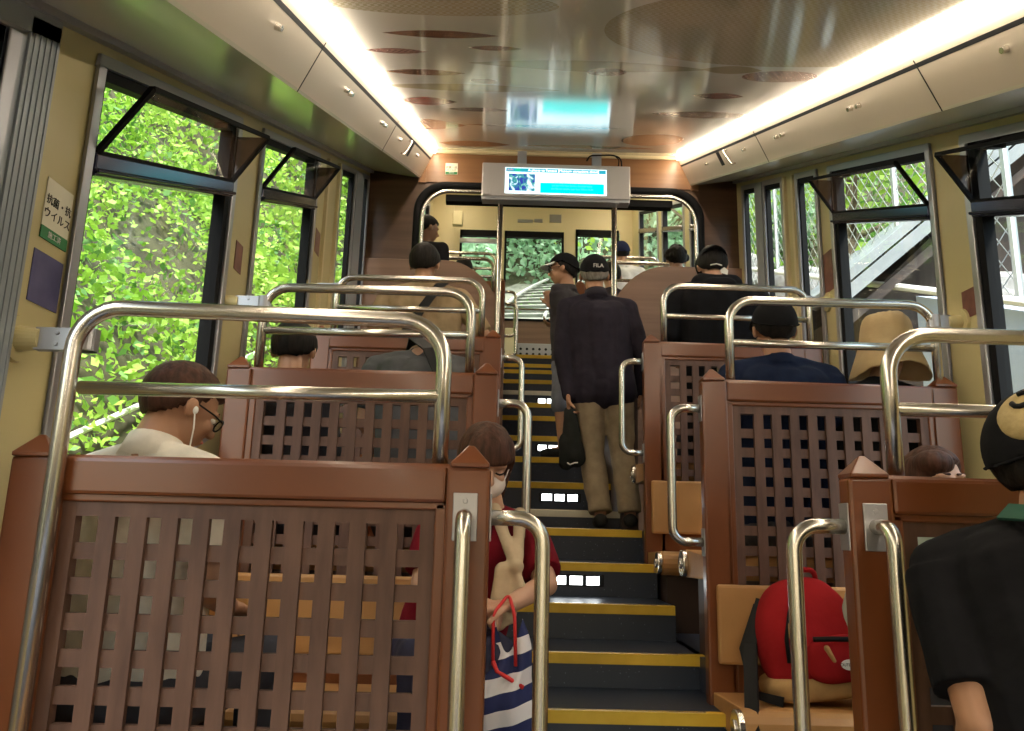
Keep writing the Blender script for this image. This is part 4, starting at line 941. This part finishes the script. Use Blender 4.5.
# red backpack on the near seat of the second right bench
bp = empty('backpack', (1.02, 2.68, -.53), 'red backpack with tan base and leather zip pulls on a bench seat', 'backpack')
red = cloth('red_backpack_cloth', (.30, .013, .016), .12, 9); tanb = cloth('tan_suede', (.42, .26, .11), .1, 20)
def sup(c, rad, e=2.6, n=28, m=20, taper=.0, R=None):
    mb = MB(); vs = []
    def pw(v, k): return math.copysign(abs(v)**(2/k), v)
    for j in range(m+1):
        th = math.pi*j/m-math.pi/2
        for i in range(n):
            ph = 2*math.pi*i/n; x = pw(math.cos(th), e)*pw(math.cos(ph), e); y = pw(math.cos(th), e)*pw(math.sin(ph), e); z = pw(math.sin(th), e)
            k = 1-taper*max(0, z); d_ = 1+.05*noise.noise(V((x*2, y*2, z*3))+V(c)); p = V((x*rad[0]*k*d_, y*rad[1]*k*d_, z*rad[2])); vs.append(V(c)+(R @ p if R else p))
    mb.add(vs, [(j*n+i, j*n+(i+1) % n, (j+1)*n+(i+1) % n, (j+1)*n+i) for j in range(m) for i in range(n)]); return mb
tilt = Matrix.Rotation(math.radians(-9), 3, 'Y') @ Matrix.Rotation(math.radians(-8), 3, 'X')
body = sup((1.025, 2.69, -.325), (.172, .095, .185), 2.9, taper=.24, R=tilt).build('bag_body', red, bp, smooth=True); body.modifiers.new('s', 'SUBSURF').render_levels = 1
sup((1.035, 2.68, -.475), (.168, .105, .045), 3.2, R=Matrix.Rotation(math.radians(-6), 3, 'Y')).build('tan_base', tanb, bp, smooth=True)
sup((1.085, 2.60, -.385), (.105, .050, .072), 2.8, R=tilt).build('front_pocket', red, bp, smooth=True)
MB().tube([(.995, 2.556, -.322), (1.05, 2.548, -.318), (1.12, 2.548, -.318), (1.185, 2.556, -.322)], .008, 8).build('pocket_zip', 'black', bp, smooth=True)
MB().tube([(.965, 2.615, -.19), (.940, 2.603, -.25), (.925, 2.597, -.33), (.93, 2.595, -.40)], .007, 8).build('side_zip', 'black', bp, smooth=True)
for (x, y, z, dx) in ((1.03, 2.540, -.345, .02), (.938, 2.590, -.285, -.003)):
    MB().cap((x, y, z), (x+dx, y-.004, z-.036), .009, .006, 8).build('zip_pull', tanb, bp, smooth=True)
lg = MB(); lg.add([(1.098+.028*math.cos(a*2*math.pi/24), 2.536-.004*k, -.392+.016*math.sin(a*2*math.pi/24)) for k in (0, 1) for a in range(24)], [tuple(range(24)), tuple(range(24, 48))]+[(i, (i+1) % 24, 24+(i+1) % 24, 24+i) for i in range(24)])
lo_ = lg.build('oval_logo', 'white', bp)
t_ = text('logo_text', 'OUTDOOR', 'black', (1.098, 2.531, -.392), .0125, bp)
MB().tube(fillet([(.99, 2.70, -.155), (1.0, 2.69, -.115), (1.06, 2.69, -.115), (1.07, 2.70, -.15)], .02), .009, 8).build('grab_loop', red, bp, smooth=True)
for k, (a, b_, c, d_) in enumerate([((.90, 2.74, -.22), (.84, 2.70, -.36), (.80, 2.58, -.50), (.775, 2.50, -.60)), ((.89, 2.76, -.24), (.83, 2.74, -.38), (.83, 2.64, -.505), (.90, 2.58, -.515))]):
    strap(bp, [a, b_, c, d_], .045 if k == 0 else .03, 'black', (-.6, -.7, .1), 'shoulder_strap', .010)
# white cloth hat top on a lap behind the front left bench
wh = cloth('pale_grey_hat_cloth', (.62, .60, .58), .1, 10)
m = MB(); m.ell((-.47, 1.99, .115), (.058, .05, .042)); m.ell((-.385, 2.0, .108), (.06, .05, .036)); m.ell((-.44, 2.0, .07), (.12, .07, .03))
hn = m.build('crumpled_hat', wh); rem(hn, .007, 4, .012); tag(hn, 'crumpled pale grey cloth hat just above the front left bench', 'hat')
bl = MB(); bl.box(1.36, 1.56, 3.30, 3.46, .60, .612); o = bl.build('folded_map', 'white', bevel=.002); tag(o, 'white folded leaflet held beside the tan bucket hat', 'leaflet')

# ------------------------------------------------------------------ outside: slope, bank, trees, track
EXPOSURE = 0.45
w = bpy.data.worlds.new('world'); SC.world = w; w.use_nodes = True
bg = w.node_tree.nodes['Background']; sky = w.node_tree.nodes.new('ShaderNodeTexSky'); sky.sky_type = 'HOSEK_WILKIE' if False else 'NISHITA'
sky.sun_disc = False; sky.sun_elevation = math.radians(58); sky.sun_rotation = math.radians(200); sky.air_density = 1.5; sky.dust_density = 3
w.node_tree.links.new(sky.outputs[0], bg.inputs[0]); bg.inputs[1].default_value = .55
sun = bpy.data.lights.new('sun', 'SUN'); sun.energy = 9.0; sun.angle = math.radians(12); sun.color = (1, .96, .88)
so = bpy.data.objects.new('sun', sun); COL.objects.link(so); so.location = (8, -8, 15)
so.rotation_euler = V((.42, -.25, 1)).to_track_quat('Z', 'Y').to_euler()

earth = noisy('earth_bank', (.035, .032, .014), (.075, .07, .03), (3, 3, 3), .9, bump=.5)
gravel = noisy('pale_gravel', (.11, .11, .085), (.24, .23, .18), (9, 9, 9), .9, bump=.4)
leafA = leafmat('bright_leaf', (.20, .40, .03), (.46, .68, .11)); leafB = leafmat('mid_leaf', (.07, .20, .03), (.18, .38, .07)); leafC = leafmat('haze_pale_leaf', (.24, .42, .25), (.55, .76, .52))  # leafC has the haze put into its lighter leaf colour
bark = noisy('bark', (.10, .07, .045), (.2, .15, .1), (6, 6, 20), .9)
def ground(name, x0, x1, y0, y1, fn, mat, nx=40, ny=60):
    m = MB(); vs = []
    for j in range(ny+1):
        for i in range(nx+1):
            x = x0+(x1-x0)*i/nx; y = y0+(y1-y0)*j/ny; vs.append((x, y, fn(x, y)))
    m.add(vs, [(j*(nx+1)+i, j*(nx+1)+i+1, (j+1)*(nx+1)+i+1, (j+1)*(nx+1)+i) for j in range(ny) for i in range(nx)])
    return m.build(name, mat, smooth=True)
def bedline(y): return S*y-2.6 if y < 11 else S*11-2.6+(y-11)*.46
def gz(x, y):
    n = noise.noise(V((x*.6, y*.6, 0)))*.25
    z = bedline(y)+max(0, y-25)*.9
    if x < -1.7: z += (-1.7-x)*1.55+n*min(1, -1.7-x)*2
    elif x > 4.5: z += (x-4.5)*.7+n
    return z
struct(ground('ground', -9, 14, -4, 44, gz, earth, 60, 100), 'earth slope the track climbs')
def cx(y): return .15+max(0, y-14)**2*.017
gb = ground('ground', -1.7, 1.7, 9, 24.5, lambda x, y: bedline(y)+.06+.03*noise.noise(V((x*4, y*4, 1))), gravel, 20, 80)
for v_ in gb.data.vertices: v_.co.x += cx(v_.co.y)
struct(gb, 'pale gravel track bed')
def leaves(name, pts, size, mat, label, kind='stuff', cat='foliage'):
    m = MB()
    for p, s_ in pts:
        n = V((random.gauss(0, 1), random.gauss(0, 1), random.gauss(.8, .8))).normalized(); a = n.orthogonal().normalized(); a = Quaternion(n, random.random()*6.28) @ a; b = n.cross(a)
        L = s_*random.uniform(.6, 1.3); p = V(p)
        m.add([p-a*L*.5, p-a*L*.1+b*L*.3, p+a*L*.5, p-a*L*.1-b*L*.3], [(0, 1, 2, 3)])
    o = bpy.data.meshes.new(name); o.from_pydata(m.v, [], m.f); o.materials.append(mat)
    ob = bpy.data.objects.new(name, o); COL.objects.link(ob)
    if kind: tag(ob, label, cat, None, kind)
    return ob
def bankpts(n, y0, y1, s0):
    out = []
    while len(out) < n:
        y = random.uniform(y0, y1); d = random.uniform(0, 5.2); x = -1.75-d
        c = noise.noise(V((x*1.1, y*1.1, 5)))
        if c < -.28 and random.random() < .8: continue
        z = gz(x, y)+random.uniform(.0, .30)+max(0, c)*.3
        out.append(((x+random.uniform(0, .25), y, z), s0))
    return out
leaves('bank_foliage', bankpts(34000, 2.5, 9, .068), 0, leafA, 'bright green leaves covering the bank outside the left windows')
leaves('bank_foliage', bankpts(14000, 8, 18, .12), 0, leafA, 'bright green leaves further up the bank outside the left windows')
leaves('bank_undergrowth', bankpts(9000, 2.5, 14, .09), 0, leafB, 'darker green undergrowth on the left bank')
tag(MB().tube([(-2.35, 2, S*2-1.75+.55), (-2.35, 16, S*16-1.75+.55)], .02, 8).build('bank_handrail', 'white'), 'thin pale handrail climbing the bank outside the left windows', 'handrail')
treecount = [0]
def tree(x, y, h, r, mat, label, n=900, ls=.22, group='trees along the track', low=.70):
    z = gz(x, y)-.1; g = empty('tree', (x, y, z), label, 'tree', group)
    t = MB(); p = [V((x, y, z))]; 
    for k in range(5): p.append(p[-1]+V((random.uniform(-.12, .12), random.uniform(-.12, .12), h*.17)))
    t.tube(p, [h*.022*(1-.14*k) for k in range(6)], 8)
    for k in range(7):
        s_ = p[2+k % 4]; a = random.random()*6.28; e = s_+V((math.cos(a)*r*.7, math.sin(a)*r*.7, h*.18)); t.tube([s_, (s_+e)/2+V((0, 0, -.03*h)), e], [h*.010, h*.006, h*.003], 6)
    t.build('trunk', bark, g, smooth=True)
    pts = []; bl = [(V((x, y, z+h*low))+V((random.gauss(0, r*.45), random.gauss(0, r*.45), random.gauss(0, h*.16))), r*random.uniform(.35, .6)) for _ in range(12)]
    while len(pts) < n:
        c, rr_ = random.choice(bl); d_ = V((random.gauss(0, 1), random.gauss(0, 1), random.gauss(0, 1))).normalized()*rr_*random.uniform(.6, 1.05); pts.append((c+d_, ls))
    o = leaves('crown', pts, 0, mat, '', None); att(o, g)
    return g
# ahead, beyond the windscreen
spots = [(-5.5, 22, 9, 3), (-3.2, 23, 9, 3), (-.8, 24.5, 9, 3.0), (2.2, 27, 9, 3), (5.6, 27, 9, 3), (-2.4, 18, 4, 1.6), (7.5, 25, 8, 3), (9.5, 22, 9, 3), (6.0, 19, 4.5, 1.8), (-4.6, 16, 5, 2), (-7.5, 17, 8, 3)]
plc = ['pale green tree furthest left beyond the windscreen', 'pale green leafy tree left of the track bend', 'leafy tree straight ahead of the windscreen', 'broad tree behind the track bend', 'tree right of the track bend',
       'low bushy tree close on the left of the track', 'tree ahead behind the end door window', 'tall tree at far right ahead of the car', 'low bushy tree close on the right of the track', 'small tree on top of the left bank ahead', 'tall tree over the left bank ahead']
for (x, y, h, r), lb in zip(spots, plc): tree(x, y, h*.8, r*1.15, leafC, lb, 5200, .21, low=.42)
# right hand side
rs = [(6.5, 9.0, 6, 2.0), (5.6, 12.0, 6, 2.0), (4.6, 15.5, 7, 2.2), (8.5, 12.5, 8, 2.6), (9.0, 7.0, 7, 2.4), (10, 3, 8, 2.5), (7.5, 17, 8, 2.6), (11.5, 9.5, 9, 3)]
rl_ = ['sunlit tree behind the chain-link fence, beside the shed', 'sunlit tree further up behind the chain-link fence', 'tree seen through the narrow right windows', 'taller tree behind the fence on the right', 'tree behind the shed on the right',
       'tree at the far right edge outside the car', 'tree beyond the narrow right windows, uphill', 'tall tree at the top of the right slope']
for (x, y, h, r), lb in zip(rs, rl_): tree(x, y, h, r, leafA if x < 7 else leafC, lb, 1500, .20)
leaves('bank_foliage', [((random.uniform(4.2, 12), (yy := random.uniform(3, 20)), 0), .2) for _ in range(0)], 0, leafB, 'x') if False else None
pp = []
for _ in range(9000):
    x = random.uniform(-7, 9); y = random.uniform(24.5, 38); pp.append(((x, y, gz(x, y)+random.uniform(0, 1.2)), .34))
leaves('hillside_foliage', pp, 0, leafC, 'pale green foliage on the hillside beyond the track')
pp = []
for _ in range(5000):
    x = random.uniform(4.4, 12); y = random.uniform(5, 24); pp.append(((x, y, gz(x, y)+random.uniform(0, .45)), .2))
leaves('slope_foliage', pp, 0, leafB, 'green undergrowth on the slope outside the right windows')
# track
steelrail = principled('rail_steel', (.5, .48, .46), .45, .5); slp = noisy('concrete_sleeper', (.13, .13, .11), (.2, .2, .17), (5, 5, 5), .9)
def cx(y): return .15+max(0, y-14)**2*.017
for off, s_ in ((-.55, 'left'), (.55, 'right')):
    pts = [(cx(y)+off, y, bedline(y)+.30) for y in [9+.5*k for k in range(31)]]
    tag(MB().tube(pts, .045, 6).build('rail', steelrail), 'curving steel rail of the track ahead, %s one' % s_, 'rail', 'rails of the track ahead')
for k in range(23):
    y = 9.5+.65*k; x = cx(y)
    m = MB(); m.box(-.85, .85, -.11, .11, -.07, .07); o = m.build('sleeper', slp); o.location = (x, y, bedline(y)+.14)
    o.rotation_euler = (math.atan(.46), 0, -math.atan(max(0, y-14)*.034))
    tag(o, 'concrete sleeper of the track ahead', 'sleeper', 'sleepers of the track ahead')
gg = []
for _ in range(2500):
    y = random.uniform(11, 24); x = cx(y)+random.uniform(-.42, .42); gg.append(((x, y, bedline(y)+.07+random.uniform(0, .07)), .10))
leaves('track_grass', gg, 0, leafB, 'short green grass growing between the rails ahead', cat='grass')

# right side: wall, handrail, shed, fence
pale = noisy('pale_concrete', (.30, .35, .44), (.34, .39, .48), (1, 1, 1), .7)
struct(MB().box(3.1, 3.3, -2, 5.6, -3.2, -.36, 0, S).build('platform_wall', pale), 'pale blue-grey concrete platform wall outside the right windows')
tag(MB().tube([(3.05, -2, S*-2-.30), (3.05, 12, S*12-.30)], .028, 8).build('platform_handrail', 'white'), 'pale handrail outside the right windows', 'handrail')
brn = noisy('shed_boards', (.055, .04, .035), (.10, .075, .06), (12, 1, 1), .8); rf = noisy('grey_roof', (.16, .18, .19), (.26, .28, .29), (3, 3, 3), .6)
sh = empty('shed', (5, 7, 1), 'dark timber shed with a pitched grey roof outside the right windows', 'shed')
A0 = (2.55, 1.85); A1 = (4.9, 3.85); A2 = (7.2, 1.85)
MB().prism([(3.0, -1.2), (3.0, A0[1]+.1), (A1[0], A1[1]-.12), (7.0, A2[1]+.1), (7.0, -1.2)], 6.2, 10).build('wall', brn, sh)
for P_, Q_ in ((A0, A1), (A2, A1)):
    MB().prism([P_, Q_, (Q_[0], Q_[1]+.09), (P_[0], P_[1]+.09)], 5.7, 10.4).build('roof', rf, sh)
    MB().prism([(P_[0], P_[1]-.14), (Q_[0], Q_[1]-.14), (Q_[0], Q_[1]-.02), (P_[0], P_[1]-.02)], 5.66, 5.72).build('barge_board', rf, sh)
    MB().prism([(P_[0]+.1*(1 if P_[0] < 5 else -1), P_[1]-.26), (Q_[0], Q_[1]-.33), (Q_[0], Q_[1]-.26), (P_[0]+.05, P_[1]-.20)], 5.75, 5.82).build('rafter', brn, sh)
wire = principled('fence_wire', (.45, .46, .45), .4, .7)
fn = empty('chain_link_fence', (3.6, 8, 2), 'grey chain-link fence with diagonal wires outside the right windows', 'fence')
fw_ = MB(); fy0, fy1 = 5.2, 13.0; H = 1.6
def fz(y, t): return S*y-.75+t+.15
k = 0.0
while k < (fy1-fy0)+H:
    for dr in (1, -1):
        a = max(0, k-H); b = min(k, fy1-fy0)
        if b-a < .02: continue
        ya, yb = fy0+a, fy0+b; ta, tb = k-a, k-b
        if dr < 0: ya, yb = fy1-a, fy1-b
        fw_.tube([(3.62, ya, fz(ya, min(ta, H))), (3.62, yb, fz(yb, min(tb, H)))], .0045, 3, False)
    k += .17
fw_.build('mesh_wire', wire, fn)
for j in range(6):
    y = fy0+j*1.55; MB().cyl((3.62, y, fz(y, -.8)), (3.62, y, fz(y, H+.05)), .03, n=8).build('post', wire, fn)
MB().cyl((3.62, fy0, fz(fy0, H)), (3.62, fy1, fz(fy1, H)), .022, n=8).build('top_rail', wire, fn)
rk = noisy('grey_rock', (.20, .19, .18), (.45, .44, .42), (5, 5, 5), .9, bump=.4)
for j in range(16):
    y = 4.6+j*.55; x = 3.5+random.uniform(-.1, .5); s_ = random.uniform(.22, .42)
    bm = bmesh.new(); bmesh.ops.create_icosphere(bm, subdivisions=3, radius=s_)
    for v in bm.verts: v.co *= 1+.35*noise.noise(v.co*2.4/s_*.5+V((j*7, 0, 0)))
    me = bpy.data.meshes.new('rock'); bm.to_mesh(me); bm.free(); me.materials.append(rk)
    o = bpy.data.objects.new('rock', me); COL.objects.link(o); o.location = (x+.25, y, S*y-.55)
    tag(o, 'grey rock of the stone bank below the chain-link fence', 'rock', 'rocks below the fence')

# ------------------------------------------------------------------ camera and view
cam = bpy.data.cameras.new('camera'); co = bpy.data.objects.new('camera', cam); COL.objects.link(co)
cam.sensor_width = 36; cam.lens = 774.16/1024*36; cam.clip_start = .03
PI_, RO_, YA_ = (math.radians(q) for q in (11.828, 1.4465, .4976))
def ray(x, y):
    a, b = x-512, y-365.5; c, s = math.cos(RO_), math.sin(RO_); a, b = a*c+b*s, -a*s+b*c
    X = a/774.16; u = -b/774.16; Y = math.cos(PI_)-u*math.sin(PI_); Z = math.sin(PI_)+u*math.cos(PI_)
    return V((X*math.cos(YA_)+Y*math.sin(YA_), -X*math.sin(YA_)+Y*math.cos(YA_), Z))
fwd = ray(512, 365.5).normalized(); rt = (ray(513, 365.5)-ray(512, 365.5)).normalized(); upv = rt.cross(fwd)
co.matrix_world = Matrix(((rt.x, upv.x, -fwd.x, 0), (rt.y, upv.y, -fwd.y, 0), (rt.z, upv.z, -fwd.z, 0), (0, 0, 0, 1)))
SC.camera = co
SC.view_settings.view_transform = 'Standard'; SC.view_settings.look = 'None'; SC.view_settings.gamma = 1; SC.view_settings.use_curve_mapping = False
SC.view_settings.exposure = EXPOSURE
